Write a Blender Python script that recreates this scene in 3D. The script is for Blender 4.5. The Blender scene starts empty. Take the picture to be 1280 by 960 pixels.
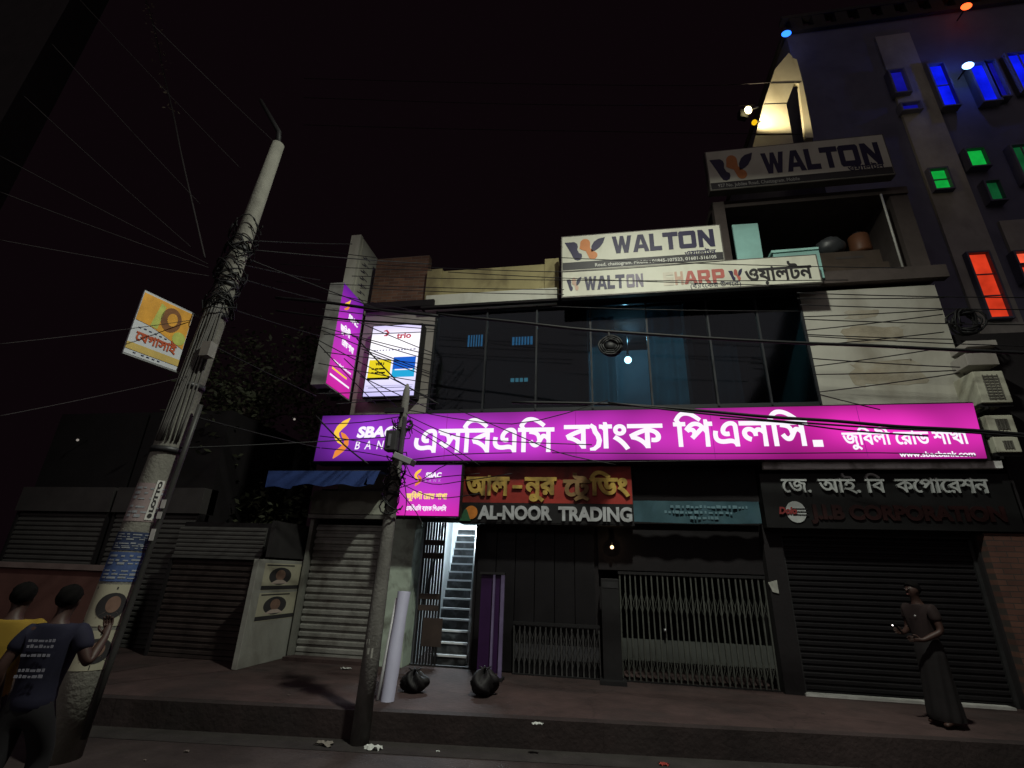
import bpy, bmesh, math, random
import numpy as np
from mathutils import Vector, Matrix
from mathutils.geometry import delaunay_2d_cdt

S = bpy.context.scene
COL = S.collection
R = math.radians
random.seed(7)

# ------------------------------------------------------------------ camera
cd = bpy.data.cameras.new('camera')
cam = bpy.data.objects.new('camera', cd); COL.objects.link(cam)
cd.sensor_width = 36; cd.lens = 17.156; cd.clip_start = .05; cd.clip_end = 600
cam.matrix_world = Matrix(((0.9860596, 0.0293794, 0.1637785, 0.0000000), (0.1631234, -0.3648454, -0.9166671, 0.0000000), (0.0328227, 0.9306045, -0.3645518, 1.9000000), (0.0000000, 0.0000000, 0.0000000, 1.0000000))) 
S.camera = cam

# ------------------------------------------------------------------ world, night sky and faint sky glow
w = bpy.data.worlds.new('World'); S.world = w; w.use_nodes = True
wn = w.node_tree; bg = wn.nodes['Background']
sky = wn.nodes.new('ShaderNodeTexSky'); sky.sky_type = 'NISHITA'; sky.sun_disc = False
sky.sun_elevation = R(-4); sky.sun_rotation = R(200)
hz = wn.nodes.new('ShaderNodeMixRGB'); hz.blend_type = 'ADD'; hz.inputs[0].default_value = 1
mu = wn.nodes.new('ShaderNodeMixRGB'); mu.blend_type = 'MULTIPLY'; mu.inputs[0].default_value = 1
mu.inputs[2].default_value = (.012, .006, .006, 1)
wn.links.new(sky.outputs[0], mu.inputs[1]); wn.links.new(mu.outputs[0], hz.inputs[1])
hz.inputs[2].default_value = (.031, .015, .022, 1)          # city glow on the night sky
wn.links.new(hz.outputs[0], bg.inputs[0]); bg.inputs[1].default_value = .1
sd = bpy.data.lights.new('sun', 'SUN'); sd.energy = .15; sd.angle = R(50); sd.color = (1, .84, .84)
so = bpy.data.objects.new('sun', sd); COL.objects.link(so); so.rotation_euler = (R(58), 0, R(-6))
S.view_settings.view_transform = 'Standard'; S.view_settings.look = 'None'
S.view_settings.exposure = 0; S.view_settings.gamma = 1; S.view_settings.use_curve_mapping = False
S.render.engine = 'CYCLES'
S.cycles.use_denoising = True
S.cycles.sample_clamp_indirect = 3
S.cycles.max_bounces = 6; S.cycles.transparent_max_bounces = 12

# ------------------------------------------------------------------ where things stand: a point of the photograph (1280 x 960) seen on an upright plane y = Y, or on level ground
CM = cam.matrix_world.to_3x3()
def ray(x, y): return CM @ Vector((x-640, 480-y, -610.0))
def at(x, y, Y): v = ray(x, y); k = Y/v.y; return (v.x*k, Y, 1.9+v.z*k)
def AT3(x, y, Y): return at(x, y, Y)
ATUP = AT3
def AX(x, y, Y): return at(x, y, Y)[0]
def AZ(x, y, Y): return at(x, y, Y)[2]
def AXZ(x0, y0, x1, y1, Y): a, b = at(x0, y0, Y), at(x1, y1, Y); return a[0], b[0], a[2], b[2]
def G3(x, y, z): v = ray(x, y); k = (z-1.9)/v.z; return (v.x*k, v.y*k, z)
def QQ(*c): return [at(c[i], c[i+1], 13.1) for i in (0, 2, 4, 6)]

# ------------------------------------------------------------------ materials
def lin(r, g, b):
    f = lambda c: c/255/12.92 if c/255 <= .04045 else ((c/255+.055)/1.055)**2.4
    return (f(r), f(g), f(b))
MATS = {}
def mat(name, col, rough=.8, metal=0., var=.25, scale=3., bump=.0, streak=0., dirt=None, dirt_amt=.0, dscale=1.2, spec=.3):
    """a procedural surface: base colour broken up by two noises, optional dirt patches and rain streaks"""
    if name in MATS: return MATS[name]
    m = bpy.data.materials.new(name); m.use_nodes = True; t = m.node_tree; p = t.nodes['Principled BSDF']
    p.inputs['Roughness'].default_value = rough; p.inputs['Metallic'].default_value = metal
    p.inputs['Specular IOR Level'].default_value = spec
    tc = t.nodes.new('ShaderNodeTexCoord')
    n1 = t.nodes.new('ShaderNodeTexNoise'); n1.inputs['Scale'].default_value = scale; n1.inputs['Detail'].default_value = 8
    n1.inputs['Roughness'].default_value = .65
    t.links.new(tc.outputs['Object'], n1.inputs['Vector'])
    r = t.nodes.new('ShaderNodeValToRGB'); e = r.color_ramp.elements
    c = Vector(col); lo = c*(1-var); hi = c*(1+var*.7)
    e[0].position = .28; e[0].color = (*lo, 1); e[1].position = .72; e[1].color = (*[min(x, .95) for x in hi], 1)
    t.links.new(n1.outputs['Fac'], r.inputs[0]); out = r.outputs[0]
    if dirt:
        n2 = t.nodes.new('ShaderNodeTexNoise'); n2.inputs['Scale'].default_value = dscale; n2.inputs['Detail'].default_value = 7
        n2.inputs['Distortion'].default_value = .4
        if streak:
            mp = t.nodes.new('ShaderNodeMapping'); mp.inputs['Scale'].default_value = (1, 1, 1-streak)
            t.links.new(tc.outputs['Object'], mp.inputs[0]); t.links.new(mp.outputs[0], n2.inputs['Vector'])
        else: t.links.new(tc.outputs['Object'], n2.inputs['Vector'])
        rr = t.nodes.new('ShaderNodeValToRGB'); rr.color_ramp.elements[0].position = .48; rr.color_ramp.elements[1].position = .68
        rr.color_ramp.elements[1].color = (dirt_amt,)*3+(1,)
        t.links.new(n2.outputs['Fac'], rr.inputs[0])
        mx = t.nodes.new('ShaderNodeMixRGB'); mx.inputs[2].default_value = (*dirt, 1)
        t.links.new(rr.outputs[0], mx.inputs[0]); t.links.new(out, mx.inputs[1]); out = mx.outputs[0]
    t.links.new(out, p.inputs['Base Color'])
    if bump:
        b = t.nodes.new('ShaderNodeBump'); b.inputs['Strength'].default_value = bump; b.inputs['Distance'].default_value = .02
        n3 = t.nodes.new('ShaderNodeTexNoise'); n3.inputs['Scale'].default_value = scale*9; n3.inputs['Detail'].default_value = 6
        t.links.new(tc.outputs['Object'], n3.inputs['Vector']); t.links.new(n3.outputs['Fac'], b.inputs['Height'])
        t.links.new(b.outputs[0], p.inputs['Normal'])
    MATS[name] = m; return m
def emit(name, col, strength=1., sample=True):
    if name in MATS: return MATS[name]
    m = bpy.data.materials.new(name); m.use_nodes = True; t = m.node_tree; t.nodes.clear()
    o = t.nodes.new('ShaderNodeOutputMaterial'); e = t.nodes.new('ShaderNodeEmission')
    e.inputs[0].default_value = (*col, 1); e.inputs[1].default_value = strength
    t.links.new(e.outputs[0], o.inputs[0])
    if not sample: m.cycles.emission_sampling = 'NONE'
    MATS[name] = m; return m
def emitn(name, col, strength=1., scale=1.7, amt=.95):
    """lit window glass: uneven light from the room behind"""
    if name in MATS: return MATS[name]
    m = emit(name, col, strength); t = m.node_tree; e = [n for n in t.nodes if n.type == 'EMISSION'][0]
    tc = t.nodes.new('ShaderNodeTexCoord'); n = t.nodes.new('ShaderNodeTexNoise'); n.inputs['Scale'].default_value = scale; n.inputs['Detail'].default_value = 3
    a = t.nodes.new('ShaderNodeMath'); a.operation = 'MULTIPLY_ADD'; a.inputs[1].default_value = amt*2*strength; a.inputs[2].default_value = strength*(1-amt)
    t.links.new(tc.outputs['Object'], n.inputs['Vector']); t.links.new(n.outputs['Fac'], a.inputs[0]); t.links.new(a.outputs[0], e.inputs[1]); return m
def lightbox(name, axis, stops, glow_axis, z0, z1, strength=1., rows=1, lo=.78, hi=1.12, hot=.5, hscale=.5):
    """a backlit printed sheet: the print's colour ramp along one axis, with tube bands and hot spots put into its emission"""
    m = bpy.data.materials.new(name); m.use_nodes = True; t = m.node_tree; t.nodes.clear(); L = t.links.new
    o = t.nodes.new('ShaderNodeOutputMaterial'); e = t.nodes.new('ShaderNodeEmission'); L(e.outputs[0], o.inputs[0])
    tc = t.nodes.new('ShaderNodeTexCoord'); sp = t.nodes.new('ShaderNodeSeparateXYZ'); L(tc.outputs['Object'], sp.inputs[0])
    mr = t.nodes.new('ShaderNodeMapRange'); mr.inputs[1].default_value = stops[0][0]; mr.inputs[2].default_value = stops[-1][0]
    L(sp.outputs[axis], mr.inputs[0])
    rp = t.nodes.new('ShaderNodeValToRGB'); a, b = stops[0][0], stops[-1][0]
    while len(rp.color_ramp.elements) < len(stops): rp.color_ramp.elements.new(.5)
    for el, (x, c) in zip(rp.color_ramp.elements, stops): el.position = (x-a)/(b-a); el.color = (*lin(*c), 1)
    L(mr.outputs[0], rp.inputs[0]); L(rp.outputs[0], e.inputs[0])
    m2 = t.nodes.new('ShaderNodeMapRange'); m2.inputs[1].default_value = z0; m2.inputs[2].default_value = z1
    m2.inputs[3].default_value = 0; m2.inputs[4].default_value = math.pi*rows; L(sp.outputs[glow_axis], m2.inputs[0])
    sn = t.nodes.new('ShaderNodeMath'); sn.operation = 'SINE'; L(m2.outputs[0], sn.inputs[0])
    ab = t.nodes.new('ShaderNodeMath'); ab.operation = 'ABSOLUTE'; L(sn.outputs[0], ab.inputs[0])  # tube rows painted as bands of emission strength
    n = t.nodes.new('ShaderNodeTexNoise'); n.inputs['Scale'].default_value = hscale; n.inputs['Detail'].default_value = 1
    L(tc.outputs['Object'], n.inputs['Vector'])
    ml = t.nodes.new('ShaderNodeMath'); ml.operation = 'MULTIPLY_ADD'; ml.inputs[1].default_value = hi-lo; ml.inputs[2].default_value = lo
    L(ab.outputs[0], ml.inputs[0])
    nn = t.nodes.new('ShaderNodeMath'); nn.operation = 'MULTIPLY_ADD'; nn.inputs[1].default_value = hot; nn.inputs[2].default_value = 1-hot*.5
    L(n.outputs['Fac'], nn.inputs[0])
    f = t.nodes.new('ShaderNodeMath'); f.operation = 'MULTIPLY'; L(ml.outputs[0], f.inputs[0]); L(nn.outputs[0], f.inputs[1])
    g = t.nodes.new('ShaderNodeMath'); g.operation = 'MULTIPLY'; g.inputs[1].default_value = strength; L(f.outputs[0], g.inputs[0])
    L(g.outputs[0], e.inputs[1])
    return m
def brick(name, c1, c2, mortar, scale=4., rough=.9):
    m = bpy.data.materials.new(name); m.use_nodes = True; t = m.node_tree; p = t.nodes['Principled BSDF']
    p.inputs['Roughness'].default_value = rough
    tc = t.nodes.new('ShaderNodeTexCoord'); mp = t.nodes.new('ShaderNodeMapping'); mp.inputs['Rotation'].default_value = (R(90), 0, 0)
    b = t.nodes.new('ShaderNodeTexBrick'); b.inputs['Scale'].default_value = scale
    b.inputs['Color1'].default_value = (*c1, 1); b.inputs['Color2'].default_value = (*c2, 1); b.inputs['Mortar'].default_value = (*mortar, 1)
    b.inputs['Mortar Size'].default_value = .025; b.inputs['Brick Width'].default_value = .9; b.inputs['Row Height'].default_value = .3
    t.links.new(tc.outputs['Object'], mp.inputs[0]); t.links.new(mp.outputs[0], b.inputs['Vector'])
    n = t.nodes.new('ShaderNodeTexNoise'); n.inputs['Scale'].default_value = 2.5; n.inputs['Detail'].default_value = 6
    t.links.new(tc.outputs['Object'], n.inputs['Vector'])
    mx = t.nodes.new('ShaderNodeMixRGB'); mx.blend_type = 'MULTIPLY'; mx.inputs[0].default_value = .7
    t.links.new(b.outputs[0], mx.inputs[1]); t.links.new(n.outputs['Fac'], mx.inputs[2])
    t.links.new(mx.outputs[0], p.inputs['Base Color'])
    bm = t.nodes.new('ShaderNodeBump'); bm.inputs['Strength'].default_value = .6; bm.inputs['Distance'].default_value = .02
    t.links.new(b.outputs['Fac'], bm.inputs['Height']); bm.invert = True; t.links.new(bm.outputs[0], p.inputs['Normal'])
    return m

# ------------------------------------------------------------------ mesh building
class MB:
    def __init__(s): s.v = []; s.f = []; s.sm = []
    def add(s, vs, fs, smooth=False):
        b = len(s.v); s.v += [tuple(p) for p in vs]; s.f += [tuple(i+b for i in f) for f in fs]; s.sm += [smooth]*len(fs); return s
    def box(s, x0, x1, y0, y1, z0, z1):
        x0, x1 = sorted((x0, x1)); y0, y1 = sorted((y0, y1)); z0, z1 = sorted((z0, z1))
        return s.add([(x0,y0,z0),(x1,y0,z0),(x1,y1,z0),(x0,y1,z0),(x0,y0,z1),(x1,y0,z1),(x1,y1,z1),(x0,y1,z1)],
                     [(3,2,1,0),(4,5,6,7),(0,1,5,4),(1,2,6,5),(2,3,7,6),(3,0,4,7)])
    def obox(s, o, ux, uy, uz):
        """box from corner o along three edge vectors"""
        o, ux, uy, uz = map(Vector, (o, ux, uy, uz))
        p = [o, o+ux, o+ux+uy, o+uy]; q = [a+uz for a in p]
        return s.add(p+q, [(3,2,1,0),(4,5,6,7),(0,1,5,4),(1,2,6,5),(2,3,7,6),(3,0,4,7)])
    def prism(s, pts, d):
        """polygon (3-D points in order) extruded by vector d"""
        n = len(pts); q = [Vector(p)+Vector(d) for p in pts]
        return s.add(list(pts)+q, [tuple(range(n)), tuple(range(2*n-1, n-1, -1))]+[(i, i+n, (i+1) % n+n, (i+1) % n) for i in range(n)])
    def tube(s, pts, r, n=8, cap=True):
        pts = [Vector(p) for p in pts]; m = len(pts); rr = r if isinstance(r, (list, tuple)) else [r]*m
        vs = []; fs = []
        for i, p in enumerate(pts):
            d = (pts[min(i+1, m-1)]-pts[max(i-1, 0)]).normalized()
            a = d.cross(Vector((0, 0, 1)))
            if a.length < .05: a = d.cross(Vector((0, 1, 0)))
            a.normalize(); b = d.cross(a)
            vs += [p+(a*math.cos(2*math.pi*k/n)+b*math.sin(2*math.pi*k/n))*rr[i] for k in range(n)]
        for i in range(m-1):
            for k in range(n): fs.append((i*n+k, i*n+(k+1) % n, (i+1)*n+(k+1) % n, (i+1)*n+k))
        if cap: fs += [tuple(range(n-1, -1, -1)), tuple(range((m-1)*n, m*n))]
        return s.add(vs, fs, True)
    def ball(s, c, r, n=10, m=7, jit=0, rnd=random):
        c = Vector(c); r = r if isinstance(r, (tuple, list)) else (r, r, r); vs = []; fs = []
        for i in range(m+1):
            th = math.pi*i/m
            for k in range(n):
                ph = 2*math.pi*k/n; j = 1+rnd.uniform(-jit, jit)
                vs.append(c+Vector((r[0]*math.sin(th)*math.cos(ph), r[1]*math.sin(th)*math.sin(ph), r[2]*math.cos(th)))*j)
        for i in range(m):
            for k in range(n): fs.append((i*n+k, (i+1)*n+k, (i+1)*n+(k+1) % n, i*n+(k+1) % n))
        return s.add(vs, fs, True)
    def grid(s, fn, nu, nv, smooth=True):
        vs = [fn(i/nu, j/nv) for i in range(nu+1) for j in range(nv+1)]
        return s.add(vs, [(i*(nv+1)+j, (i+1)*(nv+1)+j, (i+1)*(nv+1)+j+1, i*(nv+1)+j+1) for i in range(nu) for j in range(nv)], smooth)
    def build(s, name, m, parent=None, bevel=0, label=None):
        me = bpy.data.meshes.new(name); me.from_pydata(s.v, [], s.f); me.polygons.foreach_set('use_smooth', s.sm); me.update()
        bm = bmesh.new(); bm.from_mesh(me); bmesh.ops.recalc_face_normals(bm, faces=bm.faces)
        if bevel: 
            bmesh.ops.remove_doubles(bm, verts=bm.verts, dist=1e-5)
            bmesh.ops.bevel(bm, geom=[e for e in bm.edges if len(e.link_faces) == 2 and e.calc_face_angle(0) > .5], offset=bevel, segments=2, affect='EDGES', profile=.6)
        bm.to_mesh(me); bm.free()
        o = bpy.data.objects.new(name, me); COL.objects.link(o); me.materials.append(m)
        if parent:
            o.parent = parent; o.matrix_parent_inverse = Matrix.Translation(-parent.location) if parent.type == 'EMPTY' else Matrix()
        if label: o['label'] = label
        return o
def tag(o, label, cat, group=None):
    o['label'] = label; o['category'] = cat
    if group: o['group'] = group
    return o
def thing(name, label, cat, loc=(0, 0, 0), group=None):
    o = bpy.data.objects.new(name, None); COL.objects.link(o); o.location = loc; o.empty_display_size = .2
    return tag(o, label, cat, group)
def structure(o): o['kind'] = 'structure'; return o
def one(mb, name, m, label, cat, group=None, bevel=0):
    return tag(mb.build(name, m, bevel=bevel), label, cat, group)

# ------------------------------------------------------------------ lettering
def glyph_contours(s):
    c = bpy.data.curves.new('tmp', 'FONT'); c.body = s
    o = bpy.data.objects.new('tmp', c); COL.objects.link(o)
    cu = o.to_curve(bpy.context.evaluated_depsgraph_get(), apply_modifiers=False); out = []
    for sp in cu.splines:
        pts = []; b = sp.bezier_points; n = len(b)
        for i in range(n):
            p, q = b[i], b[(i+1) % n]; P0, P1, P2, P3 = p.co, p.handle_right, q.handle_left, q.co
            straight = (P1-P0).cross(P3-P0).length < 1e-5 and (P2-P0).cross(P3-P0).length < 1e-5
            k = 1 if straight else 4
            for j in range(k):
                t = j/k; a = 1-t; v = P0*a**3+P1*3*a*a*t+P2*3*a*t*t+P3*t**3
                if not pts or abs(v.x-pts[-1][0])+abs(v.y-pts[-1][1]) > 1e-4: pts.append((v.x, v.y))
        if len(pts) >= 3: out.append(pts)
    o.to_curve_clear(); bpy.data.objects.remove(o); bpy.data.curves.remove(c)
    return out
def sarea(p): return sum(p[i][0]*p[(i+1)%len(p)][1]-p[(i+1)%len(p)][0]*p[i][1] for i in range(len(p)))/2
def grow(p,e,ink_left):
    """move every point of a contour away from the ink by e (ink lies left of travel when ink_left)"""
    n=len(p); out=[]
    for i in range(n):
        a,b,c=p[i-1],p[i],p[(i+1)%n]
        d1=(b[0]-a[0],b[1]-a[1]); d2=(c[0]-b[0],c[1]-b[1])
        l1=math.hypot(*d1) or 1e-9; l2=math.hypot(*d2) or 1e-9
        n1=(d1[1]/l1,-d1[0]/l1); n2=(d2[1]/l2,-d2[0]/l2)
        m=(n1[0]+n2[0],n1[1]+n2[1]); l=math.hypot(*m)
        if l<1e-6: m=n1; l=1
        m=(m[0]/l,m[1]/l); k=1/max(.5,m[0]*n1[0]+m[1]*n1[1])
        s=e*k*(1 if ink_left else -1)
        out.append((b[0]+m[0]*s,b[1]+m[1]*s))
    return out
def shape_text(s):
    """put the vowel signs that are written before their consonant in front of it"""
    pre='\u09bf\u09c7\u09c8'; out=[]
    s=s.replace('\u09cb','\u09c7\u09be').replace('\u09dc','\u09dc')
    for ch in s:
        if ch in pre:
            k=len(out)-1
            while k>0 and out[k] in '\u0002\u0003': k-=1
            out.insert(k,ch)
        elif ch=='\u09be' and len(out)>1 and out[-1]=='\u09c7': out.append(ch)
        else: out.append(ch)
    # e-sign of an o-vowel went in front; its aa stays behind
    return ''.join(out)
def stroke(pts,w):
    """variable width ribbon polygon along a polyline; w is a number or list"""
    n=len(pts); w=w if isinstance(w,(list,tuple)) else [w]*n; L=[];Rr=[]
    for i in range(n):
        a=pts[max(0,i-1)]; b=pts[min(n-1,i+1)]
        d=(b[0]-a[0],b[1]-a[1]); l=math.hypot(*d) or 1; nx,ny=-d[1]/l,d[0]/l
        L.append((pts[i][0]+nx*w[i]/2,pts[i][1]+ny*w[i]/2)); Rr.append((pts[i][0]-nx*w[i]/2,pts[i][1]-ny*w[i]/2))
    return L+Rr[::-1]
YA=[stroke([(.06,.622),(.14,.56),(.17,.44),(.24,.33),(.27,.2),(.27,-.2)][:5]+[(.24,.06),(.14,-.03),(.05,-.04)],[.07,.085,.085,.085,.085,.08,.06,.03])]
RA=[stroke([(-.50,-.16),(-.42,-.10),(-.30,-.055),(-.17,-.07),(-.06,-.15)],[.05,.075,.075,.075,.05])]
def text_tris(s,bold=0.0,shear=0.0):
    """(points, triangles) of a line of writing in em units; \\u0002 marks a ya-phala, \\u0003 a ra-phala"""
    s=shape_text(s); cont=[]; x0=0.0
    def add(cs,dx,ink_left):
        for c in cs:
            c=grow(c,bold,ink_left) if bold else c
            cont.append([(x+dx+shear*y,y) for x,y in c])
    def adv(t):
        a=glyph_contours(t+'\u0964')
        return max(min(x for x,_ in c) for c in a if len(c)==4 and abs(abs(sarea(c))-.05)<.004)-.194
    runs=[]
    for ch in s:
        kind=ch if ch in '\u0002\u0003' else ('a' if ord(ch)<128 else 'b')
        if ch==' ' and runs and runs[-1][0] in 'ab': kind=runs[-1][0]
        if runs and runs[-1][0]==kind and kind in 'ab': runs[-1][1]+=ch
        else: runs.append([kind,ch])
    for k,t in runs:
        if k=='\u0002': add([c[::-1] for c in YA] if sarea(YA[0])>0 else YA,x0,False); x0+=.30
        elif k=='\u0003': add([c[::-1] for c in RA] if sarea(RA[0])>0 else RA,x0,False)
        else: add(glyph_contours(t),x0,k=='a'); x0+=adv(t)
    return fill(cont)
def fill(cont):
    """triangulate overlapping contours, non-zero winding"""
    vs=[];es=[]
    for c in cont:
        b=len(vs); n=len(c); vs+=[Vector(p) for p in c]; es+=[(b+i,b+(i+1)%n) for i in range(n)]
    ov,oe,of,_,_,_=delaunay_2d_cdt(vs,es,[],0,1e-6)
    P=np.array([(v.x,v.y) for v in ov]); T=np.array([list(f) for f in of])
    cen=P[T].mean(axis=1); W=np.zeros(len(T),int)
    for c in cont:
        for i in range(len(c)):
            (x1,y1),(x2,y2)=c[i],c[(i+1)%len(c)]
            if y1==y2: continue
            cr=(x2-x1)*(cen[:,1]-y1)-(cen[:,0]-x1)*(y2-y1)
            if y1<y2: W+=((cen[:,1]>=y1)&(cen[:,1]<y2)&(cr>0)).astype(int)*0+((cen[:,1]>=y1)&(cen[:,1]<y2)&(cr<0)).astype(int)
            else: W-=((cen[:,1]>=y2)&(cen[:,1]<y1)&(cr>0)).astype(int)
    return [tuple(p) for p in P],[tuple(t) for t in T[W!=0]]

def poly_lines(polys): return fill([p if sarea(p) > 0 else p[::-1] for p in polys])
def flat(parent, name, P, T, m, x0, x1, z0, z1, box, Y, depth=.006, label=None, frame=None):
    """put flat shape (P,T), whose box (ax,bx,ay,by) maps onto x0..x1, z0..z1, on a plane facing -Y at depth Y, as a thin raised body"""
    ax, bx, ay, by = box; k = len(P)
    fr = frame or (lambda u, v, d: (u, Y-d, v))
    q = [(x0+(x-ax)/(bx-ax)*(x1-x0), z0+(y-ay)/(by-ay)*(z1-z0)) for x, y in P]
    vs = [fr(u, v, depth) for u, v in q]+[fr(u, v, .001) for u, v in q]
    cnt = {}
    for t in T:
        for i in range(3):
            e = (t[i], t[(i+1) % 3]); cnt[e] = 1
    fs = [tuple(t) for t in T]+[(a, a+k, b+k, b) for (a, b) in cnt if (b, a) not in cnt]
    return MB().add(vs, fs).build(name, m, parent, label=label)
def letters(parent, s, x0, x1, zb, zh, Y, m, bold=.0, depth=.006, shear=0., label=None, frame=None, name='lettering'):
    """writing between x0 and x1, baseline zb, head line (or capital height) zh"""
    P, T = text_tris(s, bold, shear); xs = [p[0] for p in P]
    h = .622 if any(0x980 <= ord(c) <= 0x9ff for c in s) else .682
    return flat(parent, name, P, T, m, x0, x1, zb, zh, (min(xs), max(xs), -bold, h+bold), Y, depth, label, frame)
WALTON = {'W': (1.33, [[(0,1),(.28,1),(.42,.42),(.55,1),(.78,1),(.91,.42),(1.05,1),(1.33,1),(1.07,0),(.79,0),(.665,.5),(.54,0),(.26,0)]]),
 'A': (1.06, [[(0,0),(.3,0),(.36,.2),(.72,.2),(.78,0),(1.08,0),(.72,1),(.36,1)], [(.43,.41),(.54,.75),(.65,.41)]]),
 'L': (.82, [[(0,0),(.8,0),(.8,.25),(.3,.25),(.3,1),(0,1)]]),
 'T': (.98, [[(.35,0),(.65,0),(.65,.75),(1,.75),(1,1),(0,1),(0,.75),(.35,.75)]]),
 'O': (1.2, [[(.1,0),(1.02,0),(1.12,.1),(1.12,.9),(1.02,1),(.1,1),(0,.9),(0,.1)], [(.3,.25),(.3,.75),(.82,.75),(.82,.25)]]),
 'N': (1.08, [[(0,0),(.29,0),(.29,.55),(.72,0),(1.02,0),(1.02,1),(.73,1),(.73,.45),(.3,1),(0,1)]]),
 'S': (1., [[(0,0),(.95,0),(.95,.62),(.3,.62),(.3,.77),(.95,.77),(.95,1),(0,1),(0,.4),(.65,.4),(.65,.23),(0,.23)]]),
 'H': (1.1, [[(0,0),(.3,0),(.3,.38),(.72,.38),(.72,0),(1.02,0),(1.02,1),(.72,1),(.72,.62),(.3,.62),(.3,1),(0,1)]]),
 'R': (1.08, [[(0,0),(.3,0),(.3,.3),(.5,.3),(.68,0),(1.02,0),(.82,.33),(.98,.45),(.98,.88),(.86,1),(0,1)], [(.3,.53),(.3,.77),(.68,.77),(.68,.53)]]),
 'P': (1.02, [[(0,0),(.3,0),(.3,.3),(.86,.3),(.98,.42),(.98,.88),(.86,1),(0,1)], [(.3,.53),(.3,.77),(.68,.77),(.68,.53)]])}
def block(parent, s, x0, x1, z0, z1, Y, m, gap=.06, depth=.006, label=None):
    """heavy block capitals"""
    cont = []; x = 0
    for ch in s:
        wd, ps = WALTON[ch]
        for i, p in enumerate(ps):
            q = [(a+x, b) for a, b in p]; a = sarea(q)
            if (a > 0) == (i > 0): q = q[::-1]
            cont.append(q)
        x += wd+gap
    P, T = fill(cont); xs = [p[0] for p in P]
    return flat(parent, 'lettering', P, T, m, x0, x1, z0, z1, (min(xs), max(xs), 0, 1), Y, depth, label)
def rib(pts, w): p = stroke(pts, w); return p
def circle(cx, cy, rx, ry=None, n=28): return [(cx+rx*math.cos(2*math.pi*i/n), cy+(ry or rx)*math.sin(2*math.pi*i/n)) for i in range(n)]
# ------------------------------------------------------------------ plain colours
ASPHALT = mat('asphalt', (.036, .026, .026), .85, var=.35, scale=2.2, bump=.5, dirt=(.06, .048, .045), dirt_amt=.5, dscale=.9)
PAVE = mat('pavement_concrete', (.054, .034, .033), .9, var=.3, scale=1.6, bump=.4, dirt=(.035, .026, .026), dirt_amt=.8, dscale=1.1)
KERBM = mat('kerb_concrete', (.03, .021, .021), .9, var=.35, scale=2, bump=.5, dirt=(.025, .02, .02), dirt_amt=.8)
PLASTER = mat('pale_plaster', (.42, .41, .36), .9, var=.12, scale=1.5, bump=.15, dirt=(.2, .18, .14), dirt_amt=.75, dscale=.8, streak=.5)
GREYPL = mat('grey_plaster', (.30, .28, .26), .9, var=.15, scale=2, bump=.2, dirt=(.16, .14, .12), dirt_amt=.8, streak=.7)
YELLOWPL = mat('stained_yellow_plaster', (.38, .33, .17), .9, var=.15, scale=2, bump=.2, dirt=(.14, .11, .06), dirt_amt=.9, dscale=1.5, streak=.3)
WHITEPL = mat('white_plaster', (.55, .55, .48), .85, var=.08, scale=2, dirt=(.3, .28, .22), dirt_amt=.6, dscale=2, streak=.6)
DARKWALL = mat('near_black_wall', (.011, .009, .0105), .9, var=.3, scale=2, bump=.2)  # even tone below black paint, making up for weaker light low on the front
BLACKM = mat('black_painted_metal', (.011, .0105, .0115), .6, var=.3, scale=6)
DARKMET = mat('dark_steel', (.045, .045, .047), .5, .6, var=.3, scale=5)
ALU = mat('dull_aluminium', (.35, .36, .37), .4, .8, var=.15, scale=6)
GATEMET = mat('worn_gate_steel', (.085, .09, .08), .55, .3, var=.35, scale=7)
RUBBER = mat('cable_rubber', (.007, .007, .008), .6, var=.2, scale=8)
CONC = mat('pole_concrete', (.2, .195, .17), .92, var=.25, scale=3, bump=.5, dirt=(.06, .054, .048), dirt_amt=.8, dscale=2, streak=.7)
SHUTG = mat('grey_shutter_steel', (.26, .26, .24), .5, .25, var=.35, scale=3, bump=.35, dirt=(.12, .11, .1), dirt_amt=.85, dscale=2.5)
SHUTD = mat('dark_shutter_steel', (.010, .009, .0105), .55, .3, var=.3, scale=3)
PANELW = mat('printed_white_board', (.62, .62, .52), .55, var=.06, scale=3, dirt=(.4, .38, .3), dirt_amt=.5, dscale=1.6, streak=.5)
NAVY = mat('navy_print', (.022, .018, .06), .5, var=.15, scale=6)
ORANGE = mat('orange_print', (.55, .2, .06), .5, var=.12, scale=6)
REDP = mat('faded_red_print', (.42, .11, .09), .5, var=.2, scale=6)
REDF = mat('sun_bleached_red_print', (.5, .33, .25), .5, var=.15, scale=6)
NAVYF = mat('sun_bleached_navy_print', (.16, .14, .19), .5, var=.2, scale=6)
PALEP = mat('pale_print', (.6, .6, .55), .5, var=.1)
BLUECL = mat('blue_tarpaulin', (.035, .07, .24), .6, var=.25, scale=4, bump=.2)
SKIN = mat('skin', (.04, .02, .016), .55, var=.1, scale=8)
HAIR = mat('black_hair', (.005, .0045, .0045), .95, var=.3, scale=20, spec=.05)
E_WHITE = emit('lit_white_letters', lin(250, 244, 255), 1.05)
E_YEL = emit('lit_yellow_logo', lin(255, 205, 70), 1.0)
E_ORA = emit('lit_orange_logo', lin(235, 140, 60), 1.0)

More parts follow.
